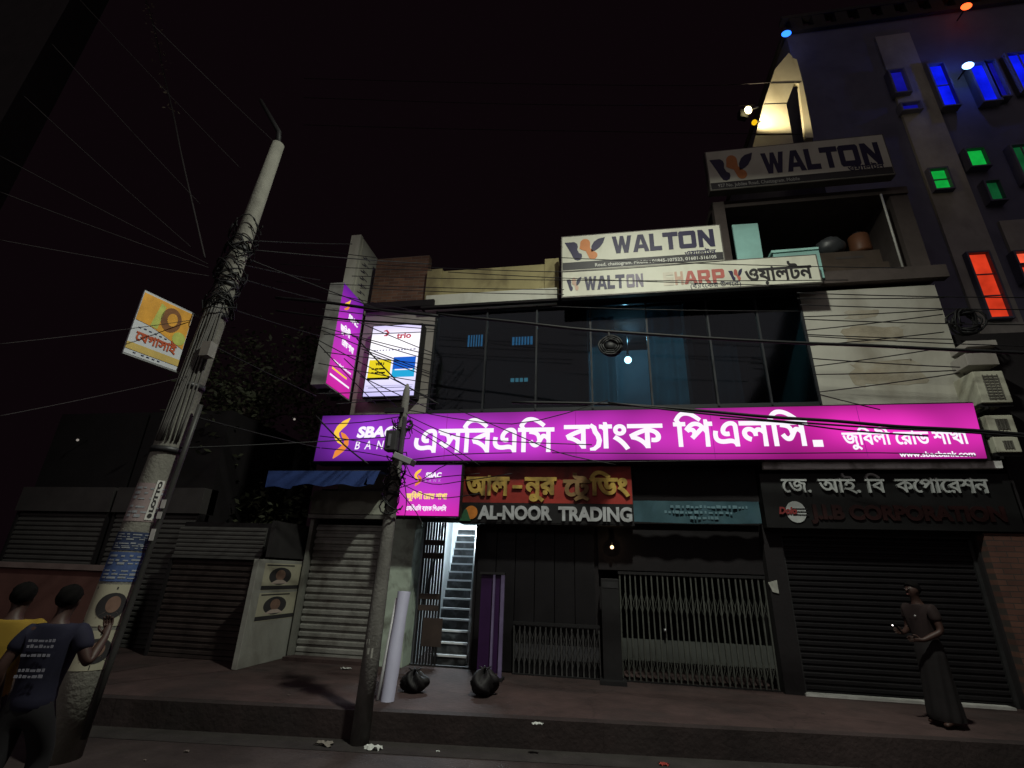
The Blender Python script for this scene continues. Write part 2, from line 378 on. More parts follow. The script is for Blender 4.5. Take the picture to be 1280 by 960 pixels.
# ------------------------------------------------------------------ ground
def cracked(m, scale, width, dark):
    """add a network of cracks and a broad blotchy wear to a paving material"""
    t = m.node_tree; p = t.nodes['Principled BSDF']; src = p.inputs['Base Color'].links[0].from_socket
    tc = t.nodes.new('ShaderNodeTexCoord'); nz = t.nodes.new('ShaderNodeTexNoise'); nz.inputs['Scale'].default_value = 2.2; nz.inputs['Detail'].default_value = 5
    ad = t.nodes.new('ShaderNodeMixRGB'); ad.inputs[0].default_value = .4; t.links.new(tc.outputs['Object'], nz.inputs['Vector']); t.links.new(tc.outputs['Object'], ad.inputs[1]); t.links.new(nz.outputs['Color'], ad.inputs[2])
    v = t.nodes.new('ShaderNodeTexVoronoi'); v.feature = 'DISTANCE_TO_EDGE'; v.inputs['Scale'].default_value = scale; t.links.new(ad.outputs[0], v.inputs['Vector'])
    r = t.nodes.new('ShaderNodeValToRGB'); r.color_ramp.elements[0].color = (dark, dark, dark, 1); r.color_ramp.elements[0].position = 0; r.color_ramp.elements[1].position = width; r.color_ramp.elements[1].color = (1, 1, 1, 1)
    t.links.new(v.outputs['Distance'], r.inputs[0])
    n2 = t.nodes.new('ShaderNodeTexNoise'); n2.inputs['Scale'].default_value = .45; n2.inputs['Detail'].default_value = 9; n2.inputs['Roughness'].default_value = .7; t.links.new(tc.outputs['Object'], n2.inputs['Vector'])
    r2 = t.nodes.new('ShaderNodeValToRGB'); r2.color_ramp.elements[0].position = .35; r2.color_ramp.elements[0].color = (.5, .48, .48, 1); r2.color_ramp.elements[1].position = .65; r2.color_ramp.elements[1].color = (1.25, 1.22, 1.2, 1); t.links.new(n2.outputs['Fac'], r2.inputs[0])
    a = t.nodes.new('ShaderNodeMixRGB'); a.blend_type = 'MULTIPLY'; a.inputs[0].default_value = 1; t.links.new(src, a.inputs[1]); t.links.new(r.outputs[0], a.inputs[2])
    b = t.nodes.new('ShaderNodeMixRGB'); b.blend_type = 'MULTIPLY'; b.inputs[0].default_value = 1; t.links.new(a.outputs[0], b.inputs[1]); t.links.new(r2.outputs[0], b.inputs[2]); t.links.new(b.outputs[0], p.inputs['Base Color'])
cracked(PAVE, .55, .008, .72); cracked(ASPHALT, .4, .006, .8); cracked(KERBM, .5, .008, .8)
structure(MB().add([(-200,-150,0),(200,-150,0),(200,250,0),(-200,250,0)], [(0,1,2,3)]).build('road', ASPHALT))
KA, KB = (-60, -.3), (60, 13.5)                     # kerb line, a little askew to the shop fronts
kl = lambda x: 6.93+(x+.2)*.118
def slab(z0, z1, off0, off1, x0=-60, x1=60): 
    return MB().prism([(x0, kl(x0)+off0, z0), (x1, kl(x1)+off0, z0), (x1, (kl(x1)+off1 if off1 < 3 else 26), z0), (x0, (kl(x0)+off1 if off1 < 3 else 26), z0)], (0, 0, z1-z0))
structure(slab(.004, .30, .17, 9).build('pavement', PAVE))
kb = MB(); x = -40.
while x < 40:
    a, b = x+.001, x+1.999; j = random.uniform(-.006, .006)
    kb.prism([(a, kl(a)+j, .002), (b, kl(b)+j, .002), (b, kl(b)+.166, .002), (a, kl(a)+.166, .002)], (0, 0, .300+random.uniform(-.004, .004))); x += 2
structure(kb.build('kerb', KERBM))
gt = MB(); gt.add([(-60, kl(-60)-.42, .004), (60, kl(60)-.42, .004), (60, kl(60)-.005, .004), (-60, kl(-60)-.005, .004)], [(0,1,2,3)])
structure(gt.build('gutter', mat('gutter_grime', (.03, .026, .025), .7, var=.4, scale=3, bump=.4)))

# ------------------------------------------------------------------ the bank's building
bank = thing('bank_building', 'dark two storey building with a glass upper front above lit magenta bank sign', 'building', (.6, 9.6, .3))
m = MB()
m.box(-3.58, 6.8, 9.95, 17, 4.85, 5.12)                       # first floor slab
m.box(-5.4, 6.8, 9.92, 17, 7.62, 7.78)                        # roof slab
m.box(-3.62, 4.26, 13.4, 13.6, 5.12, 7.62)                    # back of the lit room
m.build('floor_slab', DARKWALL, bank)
MB().box(-5.35, -3.57, 9.6, 9.92, 2.95, 7.74).build('wall', GREYPL, bank, label='grey plaster wall behind the white lit board')
rw = MB(); rw.box(4.27, 6.79, 9.6, 17, 5.1, 7.58)
rw.build('wall', PLASTER, bank, label='pale stained plaster wall right of the glass')
pt = mat('bare_render_patch', (.3, .265, .2), .95, var=.3, scale=3, bump=.4, dirt=(.38, .36, .3), dirt_amt=.85, dscale=2)
def patch(cx, cz, rx, rz, seed, y=9.596):
    rnd = random.Random(seed); n = 26
    pp = [(cx+rx*math.copysign(abs(math.cos(a))**.45, math.cos(a))*(1+rnd.uniform(-.22, .18)), y, cz+rz*math.copysign(abs(math.sin(a))**.45, math.sin(a))*(1+rnd.uniform(-.28, .22))) for a in [2*math.pi*i/n for i in range(n)]]
    return MB().prism(pp, (0, .006, 0))
patch(5.55, 5.72, .62, .28, 3).build('render_patch', pt, bank)
patch(5.5, 6.55, .55, .17, 4).build('render_patch', pt, bank)
patch(5.35, 7.0, .3, .1, 5).build('render_patch', pt, bank)
MB().box(-3.84, -.74, 9.5, 9.7, 7.6, 8.0).build('parapet', WHITEPL, bank, bevel=.01)
m = MB(); m.box(-3.98, -.76, 9.8, 9.95, 7.79, 8.86); m.box(-3.98, -3.6, 9.77, 9.97, 7.79, 8.92); m.box(-1.05, -.72, 9.76, 9.98, 7.79, 8.98)
m.build('roof_wall', YELLOWPL, bank)
MB().box(-5.2, -.9, 11.6, 11.8, 7.78, 9.8).build('roof_wall', DARKWALL, bank)
BRK = brick('old_red_brick', (.16, .075, .05), (.26, .13, .08), (.22, .18, .15), 3.4)
MB().box(-5.45, -4.03, 9.9, 10.1, 7.79, 9.45).build('brick_panel', BRK, bank)
m = MB(); m.box(-5.35, -3.6, 9.42, 9.6, 7.68, 7.84); m.build('ledge', DARKWALL, bank)
# upper glass front
gl = bpy.data.materials.new('tinted_glass'); gl.use_nodes = True; t = gl.node_tree; t.nodes.clear()
go = t.nodes.new('ShaderNodeOutputMaterial'); gm = t.nodes.new('ShaderNodeMixShader'); gt_ = t.nodes.new('ShaderNodeBsdfTransparent'); gg = t.nodes.new('ShaderNodeBsdfGlossy')
gt_.inputs[0].default_value = (.36, .5, .56, 1); gg.inputs['Roughness'].default_value = .06; gg.inputs[0].default_value = (.8, .85, .9, 1)
fr = t.nodes.new('ShaderNodeFresnel'); fr.inputs[0].default_value = 1.45
t.links.new(fr.outputs[0], gm.inputs[0]); t.links.new(gt_.outputs[0], gm.inputs[1]); t.links.new(gg.outputs[0], gm.inputs[2]); t.links.new(gm.outputs[0], go.inputs[0])
gx = [-3.56, -2.34, -1.2, -.02, 1.17, 2.42, 3.4, 4.26]
mull = MB()
for x in gx: mull.box(x-.018, x+.018, 9.58, 9.68, 5.12, 7.6)
mull.box(-3.56, 4.26, 9.6, 9.67, 5.1, 5.17); mull.box(-3.56, 4.26, 9.6, 9.67, 7.53, 7.6)
mull.build('glazing_bar', mat('anodised_bar', (.022, .024, .028), .6, .2, var=.15), bank)
for a, b in zip(gx, gx[1:]):
    MB().box(a+.019, b-.019, 9.625, 9.635, 5.171, 7.529).build('glass_pane', gl, bank)
MB().box(-3.9, 4.6, 9.4, 9.6, 7.602, 7.66).build('canopy', DARKWALL, bank)
# room behind the glass
CURT = mat('pale_blue_curtain', (.42, .55, .62), .8, var=.12, scale=3)
def curtain(x0, x1, y, z0, z1, seed):
    rnd = random.Random(seed); ph = rnd.uniform(0, 6); k = (x1-x0)*7
    mb = MB(); nu = 60
    for s in (0, .01): mb.grid(lambda u, v: (x0+(x1-x0)*u, y+s+.035*math.sin(ph+k*2*math.pi*u*.5+.6*math.sin(u*9)), z0+(z1-z0)*v), nu, 3)
    return mb
curtain(1.2, 1.95, 9.95, 5.2, 7.52, 1).build('curtain', CURT, bank)
curtain(-.05, .5, 10.1, 5.2, 7.5, 2).build('curtain', CURT, bank)
curtain(2.5, 3.1, 10.2, 5.2, 7.5, 3).build('curtain', mat('dark_curtain', (.05, .05, .06), .9), bank)
MB().box(-.2, -.1, 9.9, 13.4, 5.12, 7.62).build('partition_or_light_block', DARKWALL, bank); MB().box(2.0, 2.1, 9.75, 13.4, 5.12, 7.62).build('partition_or_light_block', DARKWALL, bank); MB().box(-.1, 2.0, 12.2, 12.3, 5.12, 7.62).build('partition_or_light_block', mat('pale_room_paint', (.3, .36, .4), .8, var=.15, scale=1.5), bank)  # the right one is added to keep room light off the right panes
EW = emit('lit_reflection_pane', lin(90, 160, 205), .8); ES = emit('lit_reflection_strip', lin(130, 190, 200), .75)
def reflwin(x0, x1, z0, z1, n, y=10.6, m_=EW):
    f = MB(); f.box(x0-.05, x1+.05, y-.02, y+.05, z0-.05, z0); f.box(x0-.05, x1+.05, y-.02, y+.05, z1, z1+.05); f.box(x0-.05, x0, y-.02, y+.05, z0, z1); f.box(x1, x1+.05, y-.02, y+.05, z0, z1)
    for i in range(1, n): f.box(x0+(x1-x0)*i/n-.012, x0+(x1-x0)*i/n+.012, y-.015, y+.01, z0, z1)
    o = f.build('reflection_window', BLACKM, bank); MB().box(x0, x1, y+.012, y+.03, z0, z1).build('pane', m_, o)
MB().box(-3.5, -.15, 10.65, 10.75, 5.12, 7.62).build('partition_or_light_block', DARKWALL, bank)
reflwin(*AXZ(584, 434, 604, 418, 10.6), 6); reflwin(*AXZ(640, 432, 666, 420, 10.6), 7); reflwin(*AXZ(638, 478, 660, 472, 10.6), 4, m_=ES)
# lower storey
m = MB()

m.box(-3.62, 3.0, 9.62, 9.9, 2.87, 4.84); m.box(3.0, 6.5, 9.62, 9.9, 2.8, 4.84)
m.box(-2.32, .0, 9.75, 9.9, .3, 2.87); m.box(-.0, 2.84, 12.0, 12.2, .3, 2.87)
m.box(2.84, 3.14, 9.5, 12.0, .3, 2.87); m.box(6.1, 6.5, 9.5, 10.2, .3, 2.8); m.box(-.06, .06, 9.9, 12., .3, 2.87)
m.build('wall', DARKWALL, bank, label='near black ground floor wall around the shop fronts')
MB().box(-3.93, -3.5, 9.45, 9.9, .3, 2.86).build('pillar', mat('pale_green_paint', (.42, .5, .42), .8, var=.15, scale=3, dirt=(.12, .12, .1), dirt_amt=.8, dscale=3), bank, bevel=.01)
# dark boarded front with thin seams beside the stairs
m = MB(); 
for i in range(6): m.box(-2.28+i*.37, -1.925+i*.37, 9.70, 9.748, .32, 2.84)
m.build('boarding', SHUTD, bank)
MB().box(-.0, 2.84, 9.7, 9.9, 2.05, 2.868).build('head_box', DARKWALL, bank)  # plain dark board closing the front above the gate top
# staircase, veering left as it climbs
st, sn = MB(), MB(); NST = 15; y0 = 9.98; RUN, RISE = .25, .183
sxl = lambda y: -3.13-.18*(y-9.95); sxr = lambda y: -2.46-.235*(y-9.95)
for i in range(NST):
    ya, yb = y0+i*RUN, y0+(i+1)*RUN+(1.4 if i == NST-1 else 0); zt = .3+RISE*(i+1)
    st.prism([(sxl(ya), ya, .30), (sxr(ya), ya, .30), (sxr(yb), yb, .30), (sxl(yb), yb, .30)], (0, 0, zt-.335))
    sn.prism([(sxl(ya)-.01, ya-.025, zt-.034), (sxr(ya)+.01, ya-.025, zt-.034), (sxr(ya)+.01, ya+.035, zt-.034), (sxl(ya)-.01, ya+.035, zt-.034)], (0, 0, .034))
    st.prism([(sxl(ya), ya+.036, zt-.034), (sxr(ya), ya+.036, zt-.034), (sxr(yb), yb-.026, zt-.034), (sxl(yb), yb-.026, zt-.034)], (0, 0, .033))
st.build('stair', mat('dark_stone_riser', (.022, .024, .026), .3, var=.8, scale=7, spec=.5, dirt=(.14, .15, .16), dirt_amt=.6, dscale=5), bank)
sn.build('stair_nosing', mat('white_marble_tread', (.6, .62, .64), .35, var=.15, scale=5), bank)
ss = mat('stairwell_white_paint', (.68, .72, .74), .7, var=.06, scale=2)
m = MB(); wl = lambda y: -3.46-.19*(y-9.95); wr = lambda y: -2.34-.2*(y-9.95)
m.prism([(wl(9.95), 9.95, .3), (wl(9.95)-.07, 9.95, .3), (wl(15.6)-.07, 15.6, .3), (wl(15.6), 15.6, .3)], (0, 0, 4.5))
MB().prism([(wr(9.95), 9.95, .3), (wr(9.95)+.07, 9.95, .3), (wr(15.6)+.07, 15.6, .3), (wr(15.6), 15.6, .3)], (0, 0, 4.5)).build('stairwell_wall', mat('stairwell_dark_wall', (.05, .05, .055), .6, var=.4, scale=4), bank); m.box(-4.7, -3.3, 15.6, 15.7, .3, 4.8)  # right stairwell wall coloured dark over its full height
m.build('stairwell_wall', ss, bank); MB().box(-3.6, -2.22, 9.92, 10.6, 3.3, 4.8).build('stairwell_ceiling', DARKWALL, bank)
def rail_at(fx, y): return (fx(y), y, .3+(y-y0)/RUN*RISE)
hr = MB(); hr.tube([Vector(rail_at(wl, y))+Vector((.06, 0, .9)) for y in (10.1, 12, 14)], .03); hr.build('handrail', DARKMET, bank)
hr = MB(); hr.tube([Vector(rail_at(sxr, y))+Vector((.04, 0, .85)) for y in (10., 12, 13.6)], .022)
for i in range(8): y = 10.+i*.5; c = Vector(rail_at(sxr, y))+Vector((.04, 0, .02)); hr.tube([c, c+Vector((0, 0, .84))], .012, 6)
hr.build('handrail', ALU, bank)
lt = bpy.data.lights.new('stair_lamp_light', 'AREA'); lt.shape = 'RECTANGLE'; lt.size = .9; lt.size_y = .2; lt.energy = 420; lt.color = (.78, .93, 1)
lo = bpy.data.objects.new('stair_lamp_light', lt); COL.objects.link(lo); 
sl = thing('tube_lamp', 'white tube lamp on the ceiling above the staircase', 'lamp', (-3.3, 12.9, 4.7))
lo.location = (-3.3, 12.9, 4.62); lo.parent = sl; lo.matrix_parent_inverse = Matrix.Translation(-sl.location)
MB().box(-3.8, -2.8, 12.84, 12.96, 4.70, 4.75).build('fitting', ALU, sl); MB().tube([(-3.75, 12.9, 4.68), (-2.85, 12.9, 4.68)], .018).build('tube', emit('tube_lamp_glow', (.8, .93, 1), 3), sl)
# bulb in the glass room
bl = thing('ceiling_bulb', 'glowing bluish white bulb hanging behind the dark glass front', 'lamp', ATUP(785, 450, 11.0))
bx, by, bz = ATUP(785, 450, 11.0)
MB().ball((bx, by, bz), .085, 14, 10).build('bulb', emit('bulb_glow', (.75, .95, 1), 16, False), bl)
MB().tube([(bx, by, bz+.08), (bx, by, 7.62)], [.03, .008], 6).build('flex', BLACKM, bl)
pl = bpy.data.lights.new('unseen_ceiling_light', 'POINT'); pl.energy = 34; pl.color = (.6, .88, 1); pl.shadow_soft_size = .06
po = bpy.data.objects.new('unseen_ceiling_light', pl); COL.objects.link(po); po.location = (bx, by, bz+.0); po.parent = bl; po.matrix_parent_inverse = Matrix.Translation(-bl.location)
MATS['bulb_glow']  # unseen light added near the ceiling, brightens the curtains from above
po.location = (.9, 11.0, 7.35)

# ------------------------------------------------------------------ street lamp over the road (outside the picture, lights the fronts)
sl = thing('street_lamp', 'tall grey street lamp with an arm reaching over the road', 'street lamp', (1.3, -2.6, 0))
MB().tube([(1.3, -2.6, 0), (1.3, -2.6, 10.2), (1.28, -1.6, 11.2), (1.2, .5, 11.6), (1.2, 2.9, 11.56)], [.12, .08, .07, .06, .05], 12).build('pole', ALU, sl)
MB().box(1.03, 1.37, 2.7, 3.6, 11.51, 11.61).build('lamp_head', ALU, sl, bevel=.03)
MB().box(1.08, 1.32, 2.9, 3.5, 11.495, 11.508).build('lens', emit('street_lamp_lens', (1, .95, .8), 4, False), sl)
la = bpy.data.lights.new('street_lamp_light', 'AREA'); la.shape = 'RECTANGLE'; la.size = .24; la.size_y = .6; la.spread = R(164); la.energy = 900; la.color = (.97, 1, .86)
lob = bpy.data.objects.new('street_lamp_light', la); COL.objects.link(lob); lob.location = (1.2, 3.2, 11.48); lob.parent = sl; lob.matrix_parent_inverse = Matrix.Translation(-sl.location)

sl = thing('street_lamp', 'shorter grey street lamp further left along the opposite kerb', 'street lamp', (-4.5, -7.2, 0))
MB().tube([(-4.5, -7.2, 0), (-4.5, -7.2, 6.6), (-4.5, -6.4, 7.2), (-4.5, -5.5, 7.3)], [.11, .07, .05, .045], 12).build('pole', ALU, sl)
MB().box(-4.66, -4.34, -5.9, -5.1, 7.25, 7.34).build('lamp_head', ALU, sl, bevel=.03)
MB().box(-4.6, -4.4, -5.8, -5.2, 7.236, 7.248).build('lens', MATS['street_lamp_lens'], sl)
la2 = bpy.data.lights.new('street_lamp_light', 'POINT'); la2.energy = 150; la2.color = (1, .95, .9); la2.shadow_soft_size = .15
lob = bpy.data.objects.new('street_lamp_light', la2); COL.objects.link(lob); lob.location = (-4.5, -5.4, 7.1); lob.parent = sl; lob.matrix_parent_inverse = Matrix.Translation(-sl.location)

# ------------------------------------------------------------------ the long lit bank sign
SY = 9.0
sg = thing('sign_lightbox', 'long lit magenta bank sign with white Bengali lettering over the ground floor', 'shop sign', (.35, 9.3, 3.93))
fr_ = MB(); fr_.box(-5.67, 6.37, SY+.02, SY+.42, 3.905, 4.905); fr_.build('box', BLACKM, sg)
MB().prism([(-5.64, SY, 3.93), (6.30, SY, 3.93), (6.36, SY, 4.88), (-5.62, SY, 4.885)], (0, .018, 0)).build('face',
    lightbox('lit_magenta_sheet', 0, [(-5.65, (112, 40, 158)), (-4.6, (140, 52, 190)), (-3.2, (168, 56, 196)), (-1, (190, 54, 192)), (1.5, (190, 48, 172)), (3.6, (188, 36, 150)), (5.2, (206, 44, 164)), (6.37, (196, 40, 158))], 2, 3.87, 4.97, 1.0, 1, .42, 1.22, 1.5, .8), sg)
for s, a, b, zb, zh in (('এসবিএসি', 518, 693, 565.5, 535.5), ('ব\u0002াংক', 705, 829, 560.5, 530.5), ('পিএলসি', 843, 1012, 558, 526.5)):
    letters(sg, s, AX(a, 550, SY), AX(b, 545, SY), AZ((a+b)/2, zb, SY), AZ((a+b)/2, zh, SY), SY, E_WHITE, .022, label='large white Bengali lettering')
MB().prism([(AX(1016.5, 555, SY), SY-.006, AZ(1022, 558.5, SY)), (AX(1029, 555, SY), SY-.006, AZ(1022, 558.5, SY)), (AX(1029, 555, SY), SY-.006, AZ(1022, 550, SY)), (AX(1016.5, 555, SY), SY-.006, AZ(1022, 550, SY))], (0, .005, 0)).build('full_stop', E_WHITE, sg)
letters(sg, 'জুবিলী রোড শাখা', AX(1053, 548, SY), AX(1210, 546, SY), AZ(1130, 555.5, SY), AZ(1130, 540, SY), SY, E_WHITE, .022, label='small white Bengali lettering at the right end')
letters(sg, 'www.sbacbank.com', AX(1124, 568, SY), AX(1219, 568, SY), AZ(1170, 571, SY), AZ(1170, 564.3, SY), SY, E_WHITE, .018, label='white web address in the lower right corner')
for xs_ in (-2.9, -.35, 2.1, 4.55):                                    # joints between the printed sheets
    MB().box(xs_-.004, xs_+.004, SY-.001, SY-.0002, AZ(640, 574, SY), 4.875).build('sheet_joint', emit('dim_magenta_joint', lin(140, 30, 130), .9, False), sg)
def slogo(parent, x0, x1, z0, z1, Y, my, mo):
    f = lambda pts: [(x0+(x-178)/(273-178)*(x1-x0), z1-(y-245)/(500-245)*(z1-z0)) for x, y in pts]
    k = (x1-x0)/95
    up = stroke(f([(258,250),(232,280),(203,310),(190,338),(196,365),(216,392),(236,412)]), [4*k, 34*k, 36*k, 30*k, 28*k, 24*k, 6*k])
    dn = stroke(f([(218,338),(236,358),(256,382),(258,410),(240,438),(212,464),(194,495)]), [6*k, 24*k, 28*k, 30*k, 34*k, 34*k, 5*k])
    P, T = poly_lines([up]); flat(parent, 'emblem', P, T, my, min(p[0] for p in P), max(p[0] for p in P), min(p[1] for p in P), max(p[1] for p in P), (min(p[0] for p in P), max(p[0] for p in P), min(p[1] for p in P), max(p[1] for p in P)), Y, .008, 'upper yellow half of the curled emblem')
    P, T = poly_lines([dn]); flat(parent, 'emblem', P, T, mo, min(p[0] for p in P), max(p[0] for p in P), min(p[1] for p in P), max(p[1] for p in P), (min(p[0] for p in P), max(p[0] for p in P), min(p[1] for p in P), max(p[1] for p in P)), Y, .0045, 'lower orange half of the curled emblem')
slogo(sg, AX(417, 548, SY), AX(437, 548, SY), AZ(423, 574, SY), AZ(432, 522, SY), SY, E_YEL, E_ORA)
letters(sg, 'SBAC', AX(446.5, 541, SY), AX(496, 539, SY), AZ(470, 547, SY), AZ(470, 533, SY), SY, E_WHITE, .05, shear=.14, label='white bold Latin bank name')
letters(sg, 'B  A  N  K', AX(444, 557, SY), AX(494, 555, SY), AZ(470, 561.5, SY), AZ(470, 551, SY), SY, E_WHITE, .005, shear=.14, label='thin spaced white Latin lettering')

# small lit square under it
QY = 8.85
q = thing('sign_lightbox', 'small square lit magenta bank sign hanging under the long bank sign', 'shop sign', AT3(535, 610, QY))
x0, x1, z0, z1 = AX(497, 615, QY), AX(575, 612, QY), AZ(533, 644.5, QY), AZ(538, 581.5, QY)
MB().box(x0-.02, x1+.02, QY+.016, QY+.16, z0-.02, z1+.02).build('box', BLACKM, q)
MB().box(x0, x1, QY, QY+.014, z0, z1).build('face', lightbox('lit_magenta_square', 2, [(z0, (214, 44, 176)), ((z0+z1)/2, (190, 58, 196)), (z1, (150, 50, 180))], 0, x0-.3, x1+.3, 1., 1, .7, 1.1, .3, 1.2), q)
slogo(q, AX(518, 597, QY), AX(527.5, 597, QY), AZ(523, 608, QY), AZ(523, 586, QY), QY, E_YEL, E_ORA)
letters(q, 'SBAC', AX(532, 594, QY), AX(552, 594, QY), AZ(542, 597, QY), AZ(542, 590.5, QY), QY, E_WHITE, .05, shear=.12)
letters(q, 'B  A  N  K', AX(531, 601, QY), AX(551, 600, QY), AZ(541, 602.5, QY), AZ(541, 599, QY), QY, emit('dim_lilac_letters', lin(205, 150, 225), .9), .0, shear=.12)
letters(q, 'জুবিলী রোড শাখা', AX(508, 621, QY), AX(559, 619, QY), AZ(533, 624, QY), AZ(533, 617, QY), QY, emit('lit_pale_yellow_letters', lin(255, 226, 130), 1.), .04, label='yellow Bengali lettering')
letters(q, 'এসবিএসি ব\u0002াংক পিএলসি', AX(507, 637, QY), AX(558, 634, QY), AZ(532, 638.5, QY), AZ(532, 633, QY), QY, E_WHITE, .03)
MB().tube([(x0+.2, QY+.08, z1), (x0+.2, QY+.08, 3.91)], .012, 6).build('hanger', BLACKM, q); MB().tube([(x1-.2, QY+.08, z1), (x1-.2, QY+.08, 3.91)], .012, 6).build('hanger', BLACKM, q)

# projecting sign on the left, its printed side faces the street corner
p = thing('projecting_sign', 'lit purple bank sign projecting edge on from the left end of building', 'shop sign', (-5.6, 9.5, 5.4))
PX = -5.40; ya, yb = 8.56, 9.54; zb0, zb1, zt = 5.44, 5.46, 7.84
m = MB(); m.box(PX-.34, PX-.012, ya-.02, 9.6, 5.42, 7.86); m.build('box', mat('sign_box_side', (.3, .3, .29), .6, var=.15, scale=4, dirt=(.15, .14, .13), dirt_amt=.8, dscale=3), p)
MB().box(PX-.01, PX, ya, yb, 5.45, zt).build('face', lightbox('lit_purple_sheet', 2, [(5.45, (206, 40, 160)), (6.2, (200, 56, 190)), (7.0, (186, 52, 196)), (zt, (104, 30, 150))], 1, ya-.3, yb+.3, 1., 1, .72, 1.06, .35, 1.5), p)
sidef = lambda u, v, d: (PX+d, u, v)
for s, u0, u1, v0, v1, mm, bo in (('SBAC', 8.95, 9.40, 7.16, 7.30, E_WHITE, .05), ('জুবিলী', 8.7, 9.15, 6.75, 6.9, E_WHITE, .04), ('রোড শাখা', 8.85, 9.4, 6.48, 6.62, E_WHITE, .04), ('www.sbacbank.com', 8.66, 9.44, 5.99, 6.05, E_WHITE, .02)):
    letters(p, s, u0, u1, v0, v1, 0, mm, bo, .005, frame=sidef)
def sidebar(u0, u1, v0, v1, mm): 
    return MB().box(PX+.001, PX+.006, u0, u1, v0, v1).build('printed_stripe', mm, p)
sidebar(8.66, 9.3, 5.82, 5.86, E_YEL); sidebar(8.62, 9.46, 5.66, 5.70, E_WHITE)
for zz, mm in ((7.42, E_YEL), (7.28, E_ORA)):
    P, T = poly_lines([stroke([(0, 0), (.4, .25), (.75, .6), (1, 1.1)], [.1, .3, .3, .05])]); flat(p, 'emblem', P, T, mm, 8.72, 8.92, zz, zz+.2, (0, 1, 0, 1.1), 0, .005, frame=sidef)
for yy in (8.8, 9.3): MB().box(PX-.3, PX-.05, yy, yy+.04, 5.34, 5.42).build('bracket', BLACKM, p)

# older pale board above it
o_ = thing('projecting_sign', 'pale unlit board with black marks projecting above the purple sign', 'shop sign', (-5.6, 9.5, 8.0))
MB().box(-5.92, -5.66, 9.3, 9.42, 7.9, 9.78).build('edge', WHITEPL, o_)
MB().box(-5.92, -5.645, 9.42, 10.3, 7.9, 9.74).build('face', WHITEPL, o_)
pf = lambda u, v, d: (-5.645+d, u, v)
for i in range(7):
    P, T = poly_lines([stroke([(0, 0), (.5, .6), (.3, 1.), (1, 1.2)], .22)]); flat(o_, 'lettering', P, T, NAVY, 9.5, 9.95, 8.05+i*.2, 8.18+i*.2, (-.1, 1.1, -.1, 1.3), 0, .004, frame=pf)

# white lit advert board on the grey wall
LY = 9.32
d = thing('advert_lightbox', 'bright white lit advert board with yellow and blue panels on the grey wall', 'advert board', AT3(490, 450, LY))
x0, x1, z0, z1 = AX(460.5, 450, LY), AX(521.5, 450, LY), AZ(486, 494.5, LY), AZ(496, 406.5, LY)
MB().box(x0-.03, x1+.03, LY+.02, 9.6, z0-.03, z1+.03).build('box', BLACKM, d)
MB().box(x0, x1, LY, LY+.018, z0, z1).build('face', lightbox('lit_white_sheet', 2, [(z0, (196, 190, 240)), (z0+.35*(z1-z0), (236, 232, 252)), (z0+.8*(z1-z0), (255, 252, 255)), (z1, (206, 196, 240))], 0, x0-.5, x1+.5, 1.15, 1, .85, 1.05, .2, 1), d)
W_, H_ = x1-x0, z1-z0
def dr(u0, u1, v0, v1, mm, lab=None, t_=.004): return MB().box(x0+u0*W_, x0+u1*W_, LY-t_, LY-.0005, z0+v0*H_, z0+v1*H_).build('printed_panel', mm, d, label=lab)
BK = emit('lit_black_print', (.01, .01, .012), .3, False); RD = emit('lit_red_print', lin(190, 60, 80), 1., False)
dr(.03, .48, .25, .50, emit('lit_yellow_print', lin(236, 214, 40), 1.), 'yellow printed panel'); dr(.52, .97, .36, .53, emit('lit_blue_print', lin(30, 96, 205), 1.), 'blue printed panel'); dr(.52, .97, .25, .36, emit('lit_cyan_print', lin(40, 170, 220), 1.), 'cyan lower part of the blue panel')
dr(.03, .48, .22, .25, BK); dr(.57, .93, .345, .36, E_WHITE, t_=.007); dr(.08, .95, .105, .115, emit('lit_grey_print', lin(120, 120, 150), 1., False)); dr(.03, .97, .135, .139, emit('lit_grey_print', (0, 0, 0)), t_=.003)
letters(d, 'VISU', x0+.16*W_, x0+.34*W_, z0+.42*H_, z0+.46*H_, LY-.004, BK, .05); [dr(u, u+.05+.02*(i % 3), v, v+.022, BK, t_=.008) for v in (.36, .305) for i, u in enumerate((.1, .17, .25, .33))]
letters(d, 'trio', x0+.52*W_, x0+.82*W_, z0+.80*H_, z0+.885*H_, LY, RD, .03, label='red printed word')
P, T = poly_lines([stroke([(0, .9), (.5, 1), (.85, .6), (.6, .2), (.15, .15)], [.1, .3, .35, .3, .12])]); flat(d, 'emblem', P, T, RD, x0+.22*W_, x0+.36*W_, z0+.835*H_, z0+.935*H_, (-.1, 1, 0, 1.1), LY, .005)
for i in range(14):
    u = .08+i*.063; dr(u, u+random.uniform(.02, .05), .625+random.uniform(0, .006), .645, emit('lit_grey_print', (0, 0, 0)), t_=.003)

